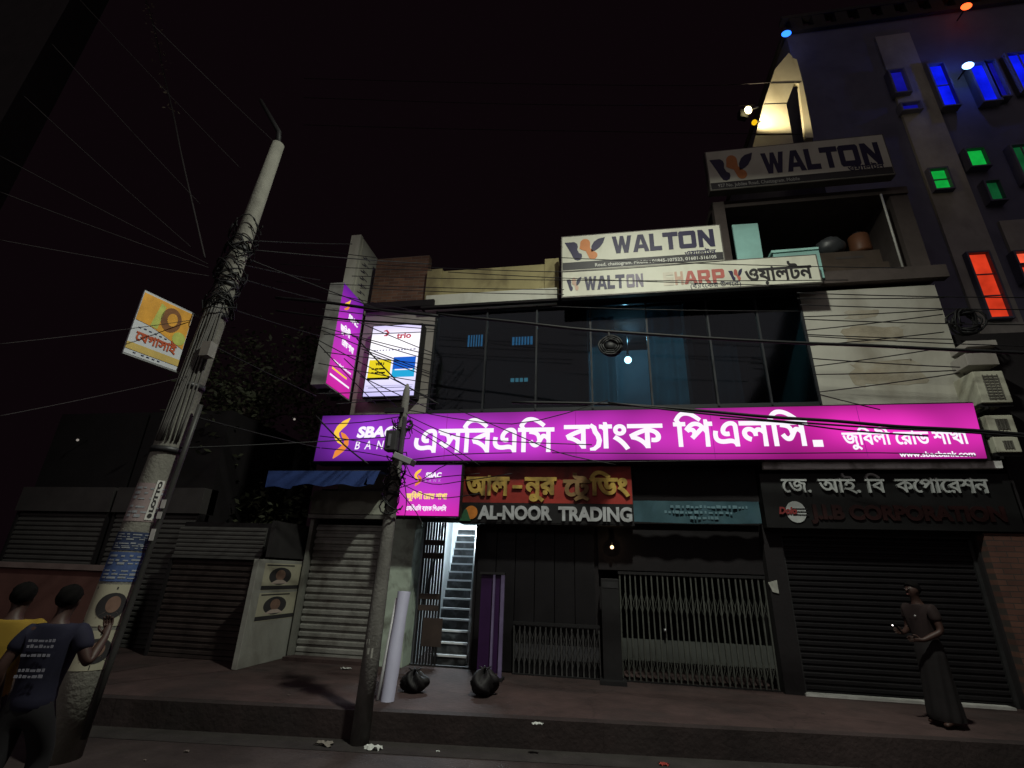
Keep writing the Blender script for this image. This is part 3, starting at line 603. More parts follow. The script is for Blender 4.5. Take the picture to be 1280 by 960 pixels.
# ------------------------------------------------------------------ brand boards on the roof edge
def wlogo(parent, x0, x1, z0, z1, Y, mo=ORANGE):
    f = lambda pts: [(x0+(x-60)/188*(x1-x0), z1-(y-98)/102*(z1-z0)) for x, y in pts]; k = (x1-x0)/188
    def put(polys, mm, lab):
        P, T = poly_lines(polys); a, b, c, e = min(p[0] for p in P), max(p[0] for p in P), min(p[1] for p in P), max(p[1] for p in P)
        flat(parent, 'emblem', P, T, mm, a, b, c, e, (a, b, c, e), Y, .006, lab)
    put([f([(60,113),(106,113),(118,122),(121,134),(118,150),(126,166),(138,172)]+[(140,184),(134,196),(120,201),(107,197),(98,184),(84,156)])], NAVY, 'navy left stroke of the emblem')
    c1 = f([(155,122)])[0]; c2 = f([(189,181)])[0]
    put([circle(c1[0], c1[1], 23*k, 20*(z1-z0)/102), circle(c2[0], c2[1], 21*k, 18*(z1-z0)/102), f([(133,122),(178,122),(178,148),(196,164),(204,188),(170,188),(158,160),(138,152),(128,146)])], mo, 'orange middle of the emblem')
    put([f([(182,165),(184,138),(196,118),(214,106),(248,99),(238,126),(222,146),(200,160)])], NAVY, 'navy leaf shaped right stroke of the emblem')
def board(label, x0, x1, z0, z1, Y, dep, tilt=0):
    b = thing('brand_board', label, 'shop sign', ((x0+x1)/2, Y+dep/2, z0)); 
    MB().box(x0-.025, x1+.025, Y+.006, Y+dep, z0-.025, z1+.025).build('frame', mat('rusty_board_frame', (.12, .11, .1), .6, .4, var=.3), b)
    MB().box(x0, x1, Y, Y+.005, z0, z1).build('panel', PANELW, b); return b
b = board('white board with navy and orange emblem, dark phone strip along its foot, lower roof edge', -.59, 2.77, 8.15, 9.05, 9.1, .16)
wlogo(b, AX(706, 312, 9.1), AX(757, 312, 9.1), AZ(730, 325, 9.1), AZ(730, 298, 9.1), 9.1)
block(b, 'WALTON', AX(765, 304, 9.1), AX(893, 300, 9.1), AZ(830, 312.5, 9.1), AZ(830, 291, 9.1), 9.1, NAVY, label='navy block capitals')
letters(b, 'ওয়ালটন', AX(856, 318, 9.1), AX(895, 315, 9.1), AZ(876, 319, 9.1), AZ(876, 313, 9.1), 9.1, NAVY, .02)
MB().box(-.585, 2.765, 9.096, 9.0995, 8.165, 8.36).build('printed_stripe', mat('black_print', (.03, .028, .03), .5), b)
letters(b, 'Road, chattogram. Mobile : 01845-107523, 01681-516105', AX(744, 336, 9.1), AX(896, 325, 9.1), 8.21, 8.29, 9.096, PALEP, .015, depth=.004)
b = board('long narrow white board with faded red capitals below the larger emblem board', -.585, 4.5, 7.49, 8.115, 9.08, .14)
Y = 9.08; wlogo(b, AX(708, 354, Y), AX(727, 354, Y), AZ(718, 363.5, Y), AZ(718, 346.5, Y), Y, mo=REDF)
block(b, 'WALT', AX(730.5, 354, Y), AX(781, 352, Y), AZ(756, 361.5, Y), AZ(756, 344.5, Y), Y, NAVY); block(b, 'ON', AX(783, 350, Y), AX(804, 350, Y), AZ(794, 359, Y), AZ(794, 342.5, Y), Y, NAVYF, label='sun bleached capitals')
block(b, 'S', AX(829, 348, Y), AX(842, 348, Y), AZ(836, 357, Y), AZ(836, 340.5, Y), Y, mat('ghost_print', (.58, .54, .44), .5)); block(b, 'H', AX(843.5, 348, Y), AX(854, 348, Y), AZ(849, 356, Y), AZ(849, 339.5, Y), Y, REDF); block(b, 'ARP', AX(855, 348, Y), AX(906, 346, Y), AZ(880, 354, Y), AZ(880, 337.5, Y), Y, REDP, label='faded red capitals')
letters(b, '(ব\u0002াংকের উপরে)', AX(863, 357, Y), AX(926, 354, Y), AZ(895, 358.5, Y), AZ(895, 353.5, Y), Y, NAVY, .0)
wlogo(b, AX(911, 344, Y), AX(929, 344, Y), AZ(920, 351, Y), AZ(920, 336, Y), Y, mo=REDP)
letters(b, 'ওয়ালটন', AX(931, 342, Y), AX(1015, 338, Y), AZ(972, 350.5, Y), AZ(972, 334, Y), Y, mat('black_print', (.03, .028, .03)), .03)
b = board('large dim white board with dark emblem on the highest floor at right', 2.78, 6.52, 10.2, 11.32, 9.3, .2)
Y = 9.3; wlogo(b, AX(888, 210, Y), AX(943, 206, Y), AZ(915, 225, Y), AZ(915, 193, Y), Y)
block(b, 'WALTON', AX(952, 202, Y), AX(1100, 190, Y), AZ(1027, 211, Y), AZ(1027, 184.5, Y), Y, NAVY, label='navy block capitals')
letters(b, 'ওয়ালটন', AX(1060, 211, Y), AX(1105, 206, Y), AZ(1083, 212, Y), AZ(1083, 206, Y), Y, NAVY, .02)
MB().box(2.785, 6.515, 9.296, 9.2995, 10.205, 10.39).build('printed_stripe', mat('black_print', (.03, .028, .03)), b)
letters(b, '927 No. Jubilee Road, Chattogram. Mobile', AX(898, 235, Y), AX(1000, 226, Y), 10.25, 10.34, 9.296, mat('dim_print', (.35, .35, .33), .6), .0, depth=.004)

# ------------------------------------------------------------------ shop boards of the ground floor
TY = 9.25
a = thing('shop_board', 'red and black shop board with gold Bengali and silver Latin letters', 'shop sign', AT3(680, 620, TY))
x0, x1, zm, z0, z1 = AX(576, 620, TY), AX(791, 620, TY), AZ(683, 629, TY), AZ(683, 654, TY), AZ(683, 583, TY)
MB().box(x0, x1, TY+.01, 9.62, z0-.02, z1+.02).build('frame', BLACKM, a)
RB = mat('red_board', (.30, .028, .02), .5, var=.35, scale=2, dirt=(.06, .012, .01), dirt_amt=.9, dscale=1.6)
MB().box(x0+.01, x1-.01, TY, TY+.009, zm, z1).build('panel', RB, a, label='red upper panel'); MB().box(x0+.01, x1-.01, TY+.001, TY+.009, z0, zm-.002).build('panel', mat('black_board', (.009, .009, .0095), .45), a, label='black lower panel')
GOLD = mat('gold_letter', (.52, .35, .08), .45, .3, var=.35, scale=4, dirt=(.09, .06, .03), dirt_amt=.9, dscale=2.5); SILV = mat('silver_letter', (.48, .5, .52), .4, .2, var=.2, scale=4, dirt=(.25, .25, .25), dirt_amt=.8, dscale=3)
OLDG = mat('tarnished_letter', (.2, .12, .05), .6, .2, var=.4, scale=4)
letters(a, 'আল', AX(583, 610, TY), AX(637, 610, TY), AZ(610, 620, TY), AZ(610, 596.5, TY), TY, GOLD, .04, .05, label='gold Bengali letters'); letters(a, '-', AX(641, 610, TY), AX(652, 610, TY), AZ(646, 616, TY), AZ(646, 591, TY), TY, GOLD, .03, .05) if 0 else MB().box(AX(641, 610, TY), AX(653, 610, TY), TY-.05, TY-.001, AZ(646, 611, TY), AZ(646, 607, TY)).build('lettering', GOLD, a)
letters(a, 'নুর', AX(656, 610, TY), AX(696, 610, TY), AZ(676, 619, TY), AZ(676, 597, TY), TY, GOLD, .04, .05); letters(a, 'ট\u0003ে', AX(704, 610, TY), AX(738, 610, TY), AZ(720, 621, TY), AZ(720, 600, TY), TY, OLDG, .04, .05, label='tarnished brown Bengali letter'); letters(a, 'ডিং', AX(737, 610, TY), AX(787, 610, TY), AZ(762, 620, TY), AZ(762, 598, TY), TY, GOLD, .04, .05)
letters(a, 'AL-NOOR', AX(598, 641, TY), AX(690, 641, TY), AZ(645, 650, TY), AZ(645, 632.5, TY), TY, SILV, .045, .04, label='silver Latin capitals'); letters(a, 'TRADING', AX(698, 643, TY), AX(790, 643, TY), AZ(745, 652, TY), AZ(745, 634, TY), TY, SILV, .045, .04, label='silver Latin capitals')
cx, cz = AX(588, 641, TY), AZ(588, 641, TY); k = .0155
P, T = poly_lines([circle(0, 0, 1)]); flat(a, 'emblem', P, T, mat('orange_disc', (.5, .17, .03), .5, var=.4, scale=5), cx-.11, cx+.14, cz-.12, cz+.13, (-1, 1, -1, 1), TY, .02, 'orange disc of the emblem')
P, T = poly_lines([[(0, 0), (1, 0), (.6, .9), (.4, .9)]]); flat(a, 'emblem', P, T, mat('green_print', (.03, .1, .05), .5), cx-.2, cx+.02, cz-.15, cz+.06, (0, 1, 0, .9), TY, .03, 'dark green peak of the emblem')
# teal cloth banner
BYY = 9.28
tb = MB(); x0, x1, z0, z1 = AX(792, 640, BYY), AX(950, 640, BYY), AZ(870, 653, BYY), AZ(870, 626.5, BYY)
t_ = thing('cloth_banner', 'faded teal printed banner stretched between the two shop boards', 'banner', ((x0+x1)/2, BYY, z0))
for s in (0, .004): tb.grid(lambda u, v: (x0+(x1-x0)*u, BYY+s+.012*math.sin(u*17+v*2)+.01*math.sin(u*41), z0+(z1-z0)*v-.02*math.sin(math.pi*u)*(1-v)), 40, 4)
tb.build('cloth', mat('teal_cloth', (.03, .075, .095), .7, var=.25, scale=3, dirt=(.04, .09, .12), dirt_amt=.8, dscale=4), t_)
PT = mat('pale_teal_print', (.11, .2, .24), .7); rnd = random.Random(5)
for u0, u1, v in ((.3, .9, .66), (.25, .78, .4), (.45, .66, .14)):          # rows of worn, unreadable script
    pm = MB(); u = u0
    while u < u1:
        du = rnd.uniform(.012, .035); h = rnd.uniform(.08, .15)
        pm.box(x0+u*(x1-x0), x0+(u+du)*(x1-x0), BYY-.026, BYY-.022, z0+v*(z1-z0), z0+(v+h)*(z1-z0)); u += du+rnd.uniform(.006, .02)
    pm.build('lettering', PT, t_)
MB().box(x0, 2.86, 9.45, 9.62, z1+.02, 3.88).build('backing', DARKWALL, t_)
# corporation board
JY = 9.28
j = thing('shop_board', 'black shop board with grey Bengali letters above a faded red line', 'shop sign', AT3(1110, 620, JY))
x0, x1, z0, z1 = AX(953, 620, JY), AX(1268, 620, JY), AZ(1110, 662, JY), AZ(1110, 592, JY)
MB().box(x0, x1, JY, 9.62, z0, z1).build('panel', mat('black_board', (.009, .009, .0095)), j)
GREYL = mat('grey_relief_letter', (.42, .44, .44), .5, .2, var=.25, scale=4)
for s, u0, u1 in (('জে.', 976, 1012), ('আই.', 1022, 1073), ('বি', 1081, 1105), ('কপোরেশন', 1118, 1234)):
    letters(j, s, AX(u0, 608, JY), AX(u1, 608, JY), AZ((u0+u1)/2, 616+(u0-976)*.003, JY), AZ((u0+u1)/2, 599.5, JY), JY, GREYL, .012, .05, label='grey Bengali letters')
DIMR = mat('dark_red_letter', (.016, .0028, .0028), .6, var=.4, scale=3)
letters(j, 'J.I.B CORPORATION', AX(1012, 640, JY), AX(1255, 640, JY), AZ(1130, 651, JY), AZ(1130, 632, JY), JY, DIMR, .05, .03, label='faded dark red capitals')
cx, cz = AX(994, 640, JY), AZ(994, 640, JY); P, T = poly_lines([circle(0, 0, 1)])
flat(j, 'emblem', P, T, GREYL, cx-.15, cx+.17, cz-.18, cz+.18, (-1, 1, -1, 1), JY, .02, 'grey disc of the emblem')
for i in range(3): MB().box(cx-.05, cx+.2, JY-.026, JY-.0205, cz-.06+i*.05, cz-.04+i*.05).build('emblem', BLACKM, j)
letters(j, 'Dolo', cx-.27, cx+.02, cz-.04, cz+.08, JY-.026, mat('maroon_letter', (.2, .03, .03), .5), .05, .012, shear=.2)
led = MB().prism([AT3(954, 577, 9.14), AT3(1252, 576, 9.14), AT3(1254, 585, 9.14), AT3(955, 586, 9.14)], (0, .1, 0))
one(led, 'ledge_plate', mat('dented_white_plate', (.8, .8, .8), .6, .1, var=.2, scale=4, dirt=(.2, .18, .16), dirt_amt=.8, dscale=3), 'pale dented plate over the black corporation board', 'ledge')

# ------------------------------------------------------------------ top floor room and pylon at right
rm = thing('rooftop_room', 'open dark rooftop room under the dim white board at the right', 'building', (4.7, 9.6, 7.6))
m = MB(); m.box(2.86, 6.95, 9.62, 13, 7.79, 7.98); m.box(2.86, 3.1, 9.6, 9.8, 7.98, 10.1); m.box(2.86, 6.95, 9.7, 13, 10.0, 10.18); m.box(2.86, 6.95, 12.9, 13, 7.98, 10.0); m.box(6.6, 6.95, 9.75, 13, 7.98, 10.0)
m.build('wall', mat('brown_sooty_wall', (.075, .06, .055), .9, var=.3, scale=2), rm)
MB().box(4.45, 7.0, 9.45, 9.62, 7.67, 7.95).build('ledge', mat('brown_sooty_wall', ()), rm)
MB().tube([AT3(1101, 243, 9.5), AT3(1129, 336, 9.5)], .022, 8).build('pipe', mat('pale_pipe', (.45, .45, .42), .5), rm)
TEAL = mat('teal_painted_sheet', (.28, .52, .48), .6, var=.1, scale=3, dirt=(.2, .33, .3), dirt_amt=.5)
x0, z0 = AX(922, 327, 9.35), AZ(922, 329, 9.35)
one(MB().prism([AT3(915, 281, 9.35), AT3(947, 279, 9.35), AT3(955, 328, 9.35), AT3(923, 330, 9.35)], (0, .05, 0)), 'metal_sheet', TEAL, 'upright pale teal sheet standing behind the narrow white board', 'metal sheet')
tc_ = thing('display_case', 'low teal case standing behind the right end of narrow board', 'case', AT3(995, 325, 9.4))
MB().prism([AT3(966, 316, 9.4), AT3(1023, 311, 9.4), AT3(1031, 347, 9.4), AT3(972, 350, 9.4)], (0, .3, 0)).build('case', TEAL, tc_)
MB().prism([AT3(964, 313, 9.37), AT3(1023, 308.5, 9.37), AT3(1023.5, 311, 9.37), AT3(964.5, 316, 9.37)], (0, .36, 0)).build('lid', mat('bright_teal', (.35, .62, .56), .5), tc_)
CARD = mat('cardboard', (.07, .052, .04), .9, var=.2, scale=3)
def carton(label, x, y, z, sx, sy, sz):
    c = thing('cardboard_box', label, 'box', (x, y, z), 'cartons piled in the rooftop room'); MB().box(x-sx/2, x+sx/2, y, y+sy, z, z+sz).build('carton', CARD, c, bevel=.01)
    m = MB(); m.box(x-sx*.22, x+sx*.22, y-.004, y-.001, z+sz*.45, z+sz*.62); m.build('printed_mark', mat('dark_ink', (.06, .05, .045)), c)
carton('wide brown carton at the bottom of the pile in the rooftop room', 5.55, 9.9, 7.98, 1.5, .6, .42); carton('second brown carton resting on the wide carton', 5.6, 9.95, 8.402, 1.25, .5, .35)
jr = thing('plastic_drum', 'orange plastic drum on top of the carton pile', 'drum', (5.95, 10.1, 8.755))
MB().tube([(5.95, 10.1, 8.755), (5.95, 10.1, 8.8), (5.95, 10.1, 9.2), (5.95, 10.1, 9.24)], [.19, .21, .2, .15], 20).build('body', mat('orange_plastic', (.12, .05, .025), .5), jr); MB().tube([(5.95, 10.1, 9.235), (5.95, 10.1, 9.3)], .1, 16).build('cap', BLACKM, jr)
bgm = MB(); rnd = random.Random(3); bgm.ball((5.35, 10.1, 8.98), (.3, .24, .23), 18, 12, .08, rnd)
one(bgm, 'plastic_sack', mat('clear_sack', (.05, .055, .06), .45, spec=.6, var=.3), 'crumpled grey plastic sack on the carton pile', 'sack')

TP = 10.3
py = thing('sheet_pylon', 'tall tapering cream sheet pylon lit by floodlight behind the top board', 'sign pylon', AT3(975, 180, TP))
CREAM = mat('cream_sheet', (.6, .56, .42), .6, var=.08, scale=2, dirt=(.4, .34, .22), dirt_amt=.5, dscale=2, streak=.6)
MB().prism([AT3(941, 184, TP), AT3(992, 180, TP), AT3(983, 130, TP), AT3(993, 104, TP), AT3(999, 104, TP), AT3(990, 70, TP), AT3(986, 66, TP), AT3(969, 86, TP), AT3(955, 128, TP)], (0, .1, 0)).build('sheet', CREAM, py)
MB().prism([AT3(990, 72, TP), AT3(998, 100, TP), AT3(1007, 172, TP), AT3(1017, 172, TP), AT3(1004, 105, TP), AT3(996, 74, TP)], (0, .12, 0)).build('edge_strip', CREAM, py)
for ya, xa, xb in ((104, 964, 1000), (130, 955, 984), (168, 945, 991)): MB().tube([AT3(xa, ya, TP-.02), AT3(xb, ya-1, TP-.02)], .012, 6).build('seam', BLACKM, py)
fx, fy, fz = ATUP(932, 140, 9.75)
fl = thing('floodlight', 'warm floodlight on an arm shining at the cream pylon', 'floodlight', (fx, fy, fz))
m = MB(); m.tube([(fx, fy, fz+.03), AT3(948, 134, TP)], .02, 6); m.build('arm', DARKMET, fl)
MB().obox((fx-.14, fy-.02, fz-.13), (.2, .08, 0), (-.05, .12, 0), (.03, 0, .24)).build('housing', BLACKM, fl)
MB().ball((fx+.05, fy-.05, fz), (.085, .05, .12), 12, 8).build('lens', emit('floodlight_lens', lin(255, 236, 170), 9, False), fl)
sp = bpy.data.lights.new('floodlight_beam', 'SPOT'); sp.spot_size = R(120); sp.spot_blend = .5; sp.energy = 260; sp.color = (1, .83, .5); sp.shadow_soft_size = .1
spo = bpy.data.objects.new('floodlight_beam', sp); COL.objects.link(spo); spo.location = (fx+.16, fy-.05, fz); spo.rotation_euler = (Vector(AT3(978, 135, TP))+Vector((0, 0, .5))-Vector((fx+.16, fy-.05, fz))).to_track_quat('-Z', 'Y').to_euler(); spo.parent = fl; spo.matrix_parent_inverse = Matrix.Translation(-fl.location)
y2 = thing('floodlight', 'small yellow lamp low on the side of the cream pylon', 'lamp', ATUP(943, 153, 10.2)); ex = ATUP(943, 153, 10.2)
MB().ball(ex, .07, 10, 8).build('lens', emit('yellow_lens', lin(230, 180, 20), 1.2, False), y2); MB().tube([ex, AT3(951, 152, TP+.02)], .02, 6).build('arm', DARKMET, y2)

# ------------------------------------------------------------------ tall blue building behind at right
BY = 13.2
bb = thing('tall_building', 'tall dark blue building at right with blue, green and red lit windows', 'building', (12, BY, 0))
BLUEW = mat('night_blue_paint', (.14, .14, .2), .85, var=.15, scale=.8, dirt=(.10, .10, .145), dirt_amt=.6)
PILC = mat('grey_pilaster_paint', (.36, .345, .32), .9, var=.2, scale=1.2, dirt=(.2, .19, .18), dirt_amt=.7, streak=.5)
xl = AX(984, 50, BY)
MB().box(xl, 24, BY, 24, .3, 20.4).build('wall', BLUEW, bb)
m = MB(); m.box(xl-.1, 24, BY-.12, 24, 20.42, 20.6)
for i in range(18): m.box(xl+.2+i*.75, xl+.6+i*.75, BY-.08, BY+.2, 20.6, 21.15)
m.box(xl-.05, 24, BY-.1, BY+.2, 21.15, 21.3); m.build('roof_parapet', mat('dark_parapet', (.04, .035, .034), .9), bb)
MB().box(AX(1094, 55, BY), AX(1141, 60, BY), BY-.09, BY-.003, .3, 19.6).build('pilaster', PILC, bb); MB().box(AX(1238, 260, BY), AX(1290, 260, BY), BY-.09, BY-.003, .3, 11.6).build('pilaster', PILC, bb)
DARKIN = mat('dark_opening', (.012, .012, .014), .6)
def bwin(corners, m_, frame=True, bars=0, y=BY-.23):
    """window from its four seen corners, squared up on the wall"""
    xs = [c[0] for c in corners]; zs = [c[2] for c in corners]
    x0, x1, z0, z1 = (xs[0]+xs[3])/2, (xs[1]+xs[2])/2, (zs[2]+zs[3])/2, (zs[0]+zs[1])/2
    f = MB(); f.box(x0-.05, x1+.05, y-.02, y+.225, z1, z1+.05); f.box(x0-.05, x1+.05, y-.02, y+.225, z0-.05, z0); f.box(x0-.05, x0, y-.02, y+.225, z0, z1); f.box(x1, x1+.05, y-.02, y+.225, z0, z1)
    for i in range(1, bars+1): f.box(x0, x1, y+.04, y+.07, z0+(z1-z0)*i/(bars+1)-.015, z0+(z1-z0)*i/(bars+1)+.015)
    if x1-x0 > .5: f.box((x0+x1)/2-.015, (x0+x1)/2+.015, y+.03, y+.06, z0, z1)
    w_ = f.build('window', BLUEW, bb); MB().box(x0, x1, y+.10, y+.12, z0, z1).build('pane', m_, w_)
def q4(a, b, c, d): return [ATP(p, BY-.1) for p in (a, b, c, d)]
EB = emitn('blue_lit_window', lin(10, 24, 226), 1.); EBd = emitn('dim_blue_lit_window', lin(14, 14, 120), 1.); EG = emitn('green_lit_window', lin(16, 158, 58), 1.); EGd = emitn('dim_green_lit_window', lin(12, 66, 34), 1.); ER = emitn('red_lit_window', lin(196, 52, 28), 1.); ER2 = emitn('bright_red_lit_window', lin(250, 92, 60), 1.)
bwin(QQ(1110, 92, 1126, 92, 1135, 118, 1117, 120), EBd); bwin(QQ(1124, 133, 1147, 133, 1148, 140, 1126, 141), EBd)
bwin(QQ(1156, 85, 1175, 84, 1196, 134, 1178, 137), EB, bars=1); bwin(QQ(1206, 86, 1226, 82, 1247, 127, 1229, 132), EB); bwin(QQ(1228, 82, 1240, 79, 1258, 122, 1249, 126), EBd); bwin(QQ(1254, 72, 1290, 68, 1300, 112, 1276, 118), EB)
bwin(QQ(1159, 217, 1178, 213, 1189, 238, 1167, 240), EG, bars=1); bwin(QQ(1203, 191, 1225, 189, 1234, 209, 1212, 212), EG); bwin(QQ(1228, 232, 1245, 228, 1252, 252, 1236, 254), EGd); bwin(QQ(1260, 187, 1290, 183, 1300, 226, 1279, 230), EGd)
bwin(QQ(1205, 321, 1230, 318, 1261, 398, 1236, 400), ER, bars=2); bwin(QQ(1264, 319, 1290, 317, 1294, 331, 1270, 333), ER2); bwin(QQ(1271, 336, 1290, 334, 1296, 352, 1278, 353), ER)
for nm, px_, pyy, col, lab, es in (('signal_lamp', 983, 42, lin(40, 110, 255), 'small blue lamp on the left roof corner of tall building', 3), ('signal_lamp', 1208, 8, lin(255, 90, 40), 'small orange red lamp on the roof edge of tall building', 3), ('signal_lamp', 1210, 82, lin(150, 200, 255), 'bright bluish lamp fixed above the blue window', 5)):
    e = ATUP(px_, pyy, BY-.5); g = thing(nm, lab, 'lamp', e); MB().ball(e, (.16, .1, .1), 12, 8).build('lens', emit(nm+str(px_), col, es, False), g); MB().tube([(e[0], e[1], e[2]), (e[0], BY-.05, e[2])], .025, 6).build('bracket', BLACKM, g)
    l_ = bpy.data.lights.new('signal_glow', 'POINT'); l_.energy = 24 if px_ == 1210 else 2; l_.color = (.05, .12, 1) if px_ != 1208 else (1, .15, .05); l_.shadow_soft_size = .05
    lo_ = bpy.data.objects.new('signal_glow', l_); COL.objects.link(lo_); lo_.location = (e[0], e[1]-.16, e[2]); lo_.parent = g; lo_.matrix_parent_inverse = Matrix.Translation(-g.location)
MB().box(7.2, 24, BY-.5, BY-.005, 6.2, 6.9).build('sunshade', mat('brown_sooty_wall', ()), bb)

# ------------------------------------------------------------------ neighbour at right, its air conditioners and shutters
nb = thing('neighbour_building', 'dark narrow neighbour front right of the pale wall', 'building', (8, 9.9, .3))
m = MB(); m.box(6.83, 14, 9.9, 13, .3, 6.6); m.build('wall', DARKWALL, nb)
MB().box(6.13, 6.86, 9.33, 9.6, .3, 2.78).build('pillar', brick('dark_red_brick', (.09, .035, .025), (.14, .06, .04), (.05, .035, .03), 3.6), nb); MB().box(6.82, 6.86, 9.4, 9.9, 2.79, 4.9).build('pillar', DARKWALL, nb)
def shutter(parent, x0, x1, y, z0, z1, m_, pitch=.1, d=.022, name='shutter_curtain'):
    mb = MB(); n = int((z1-z0)/pitch); prof = []
    for i in range(n):
        z = z0+(z1-z0)*i/n; p = (z1-z0)/n; prof += [(y, z), (y-d, z+p*.18), (y-d, z+p*.62), (y, z+p*.80)]
    prof.append((y, z1)); k = len(prof)
    vs = [(x0, a, b_) for a, b_ in prof]+[(x1, a, b_) for a, b_ in prof]; mb.add(vs, [(i, i+1, k+i+1, k+i) for i in range(k-1)])
    mb.box(x0, x1, y+.003, y+.03, z0, z1); mb.box(x0, x1, y-.04, y+.002, z0-.05, z0)
    return mb.build(name, m_, parent)
shutter(nb, 6.86, 9.5, 9.6, .36, 2.75, mat('rust_red_shutter', (.16, .06, .035), .6, .2, var=.3, scale=3), .085)
MB().box(6.86, 9.5, 9.5, 9.9, 2.76, 3.1).build('head_box', BLACKM, nb)
ACW = mat('ac_casing', (.42, .42, .34), .5, var=.08, scale=4, dirt=(.26, .24, .18), dirt_amt=.7, dscale=3, streak=.4)
def acunit(label, x, y, z, wd=.5, ht=.62, dp=.75):
    a = thing('air_conditioner', label, 'air conditioner', (x, y, z), 'air conditioners on the right wall')
    MB().box(x, x+wd, y, y+dp, z, z+ht).build('casing', ACW, a, bevel=.015)
    g = MB()
    for i in range(9): g.box(x+.12, x+wd-.1, y-.012, y-.002, z+.06+i*(ht-.12)/9, z+.06+(i+.45)*(ht-.12)/9)
    for i in range(4): g.box(x+.12+i*(wd-.24)/3, x+.135+i*(wd-.24)/3, y-.016, y-.0121, z+.05, z+ht-.07)
    g.build('grille', mat('grey_grille', (.12, .115, .1), .5), a)
    b = MB(); b.box(x-.02, x+wd+.02, y+.05, y+.1, z-.06, z-.002); b.box(x-.02, x+wd+.02, y+dp-.15, y+dp-.1, z-.06, z-.002); b.box(x+.05, x+.1, y+.05, y+dp+.2, z-.1, z-.06); b.build('bracket', BLACKM, a)
acunit('topmost cream air conditioner on the wall right of the pale front', AX(1227, 500, 9.1), 9.1, AZ(1240, 503, 9.1), .46, .58); acunit('middle cream air conditioner just beyond the end of the long sign', AX(1238, 540, 9.1), 9.1, AZ(1250, 541, 9.1), .4, .31); acunit('lowest cream air conditioner below the end of the long sign', AX(1247, 565, 9.1), 9.1, AZ(1258, 565, 9.1), .36, .26)
cv = thing('concrete_canopy', 'small pale concrete hood above the air conditioners', 'canopy', (7.2, 9.4, 6.0)); MB().box(AX(1210, 455, 9.2), AX(1250, 455, 9.2), 9.2, 9.9, AZ(1228, 456, 9.2), AZ(1228, 441, 9.2)).build('hood', GREYPL, cv, bevel=.01); MB().box(AX(1208, 437, 9.2), AX(1246, 437, 9.2), 9.15, 9.9, AZ(1225, 434, 9.2), AZ(1225, 427, 9.2)).build('slab', GREYPL, cv)
cl_ = thing('cable_coil', 'black tangle of spare cable hanging at the pale wall corner', 'cable coil', AT3(1205, 405, 9.4)); rnd = random.Random(9); m = MB(); cx, cy, cz = AT3(1203, 405, 9.4)
for i in range(7): ph = rnd.uniform(0, 6); a1 = rnd.uniform(.15, .3); a2 = rnd.uniform(.15, .32); m.tube([(cx+a1*math.cos(t_*.35+ph), cy-.1+.08*math.sin(t_*.5+i), cz+a2*math.sin(t_*.35+ph)) for t_ in range(19)], .02, 6)
m.build('loop', RUBBER, cl_); MB().tube([(cx, cy-.05, cz), (cx, 9.62, cz+.1)], .015, 6).build('hook', BLACKM, cl_)

# ------------------------------------------------------------------ shop fronts of the ground floor
js = thing('roller_shutter', 'wide dark closed roller shutter under the black corporation board', 'shutter', (4.6, 9.6, .3))
shutter(js, 3.16, 6.08, 9.66, .36, 2.7, SHUTD, .09); MB().box(3.14, 6.1, 9.55, 9.95, 2.7, 2.86).build('head_box', BLACKM, js)
for xa in (3.14, 6.05): MB().box(xa, xa+.05, 9.6, 9.7, .3, 2.7).build('guide_rail', DARKMET, js)
MB().box(3.12, 5.95, 9.45, 9.62, .302, .335).build('threshold', mat('worn_threshold', (.5, .5, .48), .5, var=.3, scale=5), js)
def cgate(label, x0, x1, z0, z1, y, n, m_, xmesh=True):
    g = thing('folding_gate', label, 'gate', ((x0+x1)/2, y, z0), 'folding steel gates on the ground floor'); b = MB(); dx = (x1-x0)/n
    rj = random.Random(int(x0*100))
    for i in range(n+1): j0, j1 = rj.uniform(-.008, .008), rj.uniform(-.012, .012); b.obox((x0+i*dx-.012+j0, y-.02, z0+.02), (.024, 0, 0), (0, .04, 0), (j1-j0, rj.uniform(-.004, .004), z1-z0-.02))
    b.build('upright', m_, g)
    if xmesh:
        for za, zb_ in ((z0+.12, z0+.42), (z0+.75*(z1-z0)-.22, z0+.75*(z1-z0)+.12)):
            l = MB()
            for i in range(n): 
                for s in (0, 1):
                    xa, xb = (x0+i*dx, x0+(i+1)*dx)[::1 if s else -1]
                    yy = y-.031 if s else y+.025
                    l.obox((xa, yy, za), (xb-xa, 0, zb_-za), (0, .006, 0), (0, 0, .028))
            l.build('lattice', m_, g)
    MB().box(x0-.02, x1+.02, y-.03, y+.03, z0+.002, z0+.022).build('rail', BLACKM, g); MB().box(x0-.02, x1+.02, y-.035, y+.035, z1+.001, z1+.05).build('rail', BLACKM, g); return g
cg = cgate('tall closed folding gate with steel lattice in the middle shop front', .36, 2.80, .3, 1.98, 9.66, 26, GATEMET)
MB().box(.36, 2.8, 9.69, 9.70, .62, .95).build('kick_plate', mat('green_black_plate', (.06, .065, .06), .6, var=.2), cg)
pk = MB(); pk.tube([AT3(830, 788, 9.6), AT3(833, 788, 9.6)], .03, 10); pk.build('padlock', ALU, cg)
cg2 = cgate('low part of folding gate left of the dark post', -1.52, -.02, .3, 1.08, 9.62, 16, mat('dull_gate_steel', (.07, .07, .07), .6, .3, var=.3))  # only the lit lower part is built, shaded bars above left out
MB().box(-1.52, -.02, 9.655, 9.66, .55, .78).build('kick_plate', mat('grey_black_plate', (.05, .05, .055), .6), cg2)
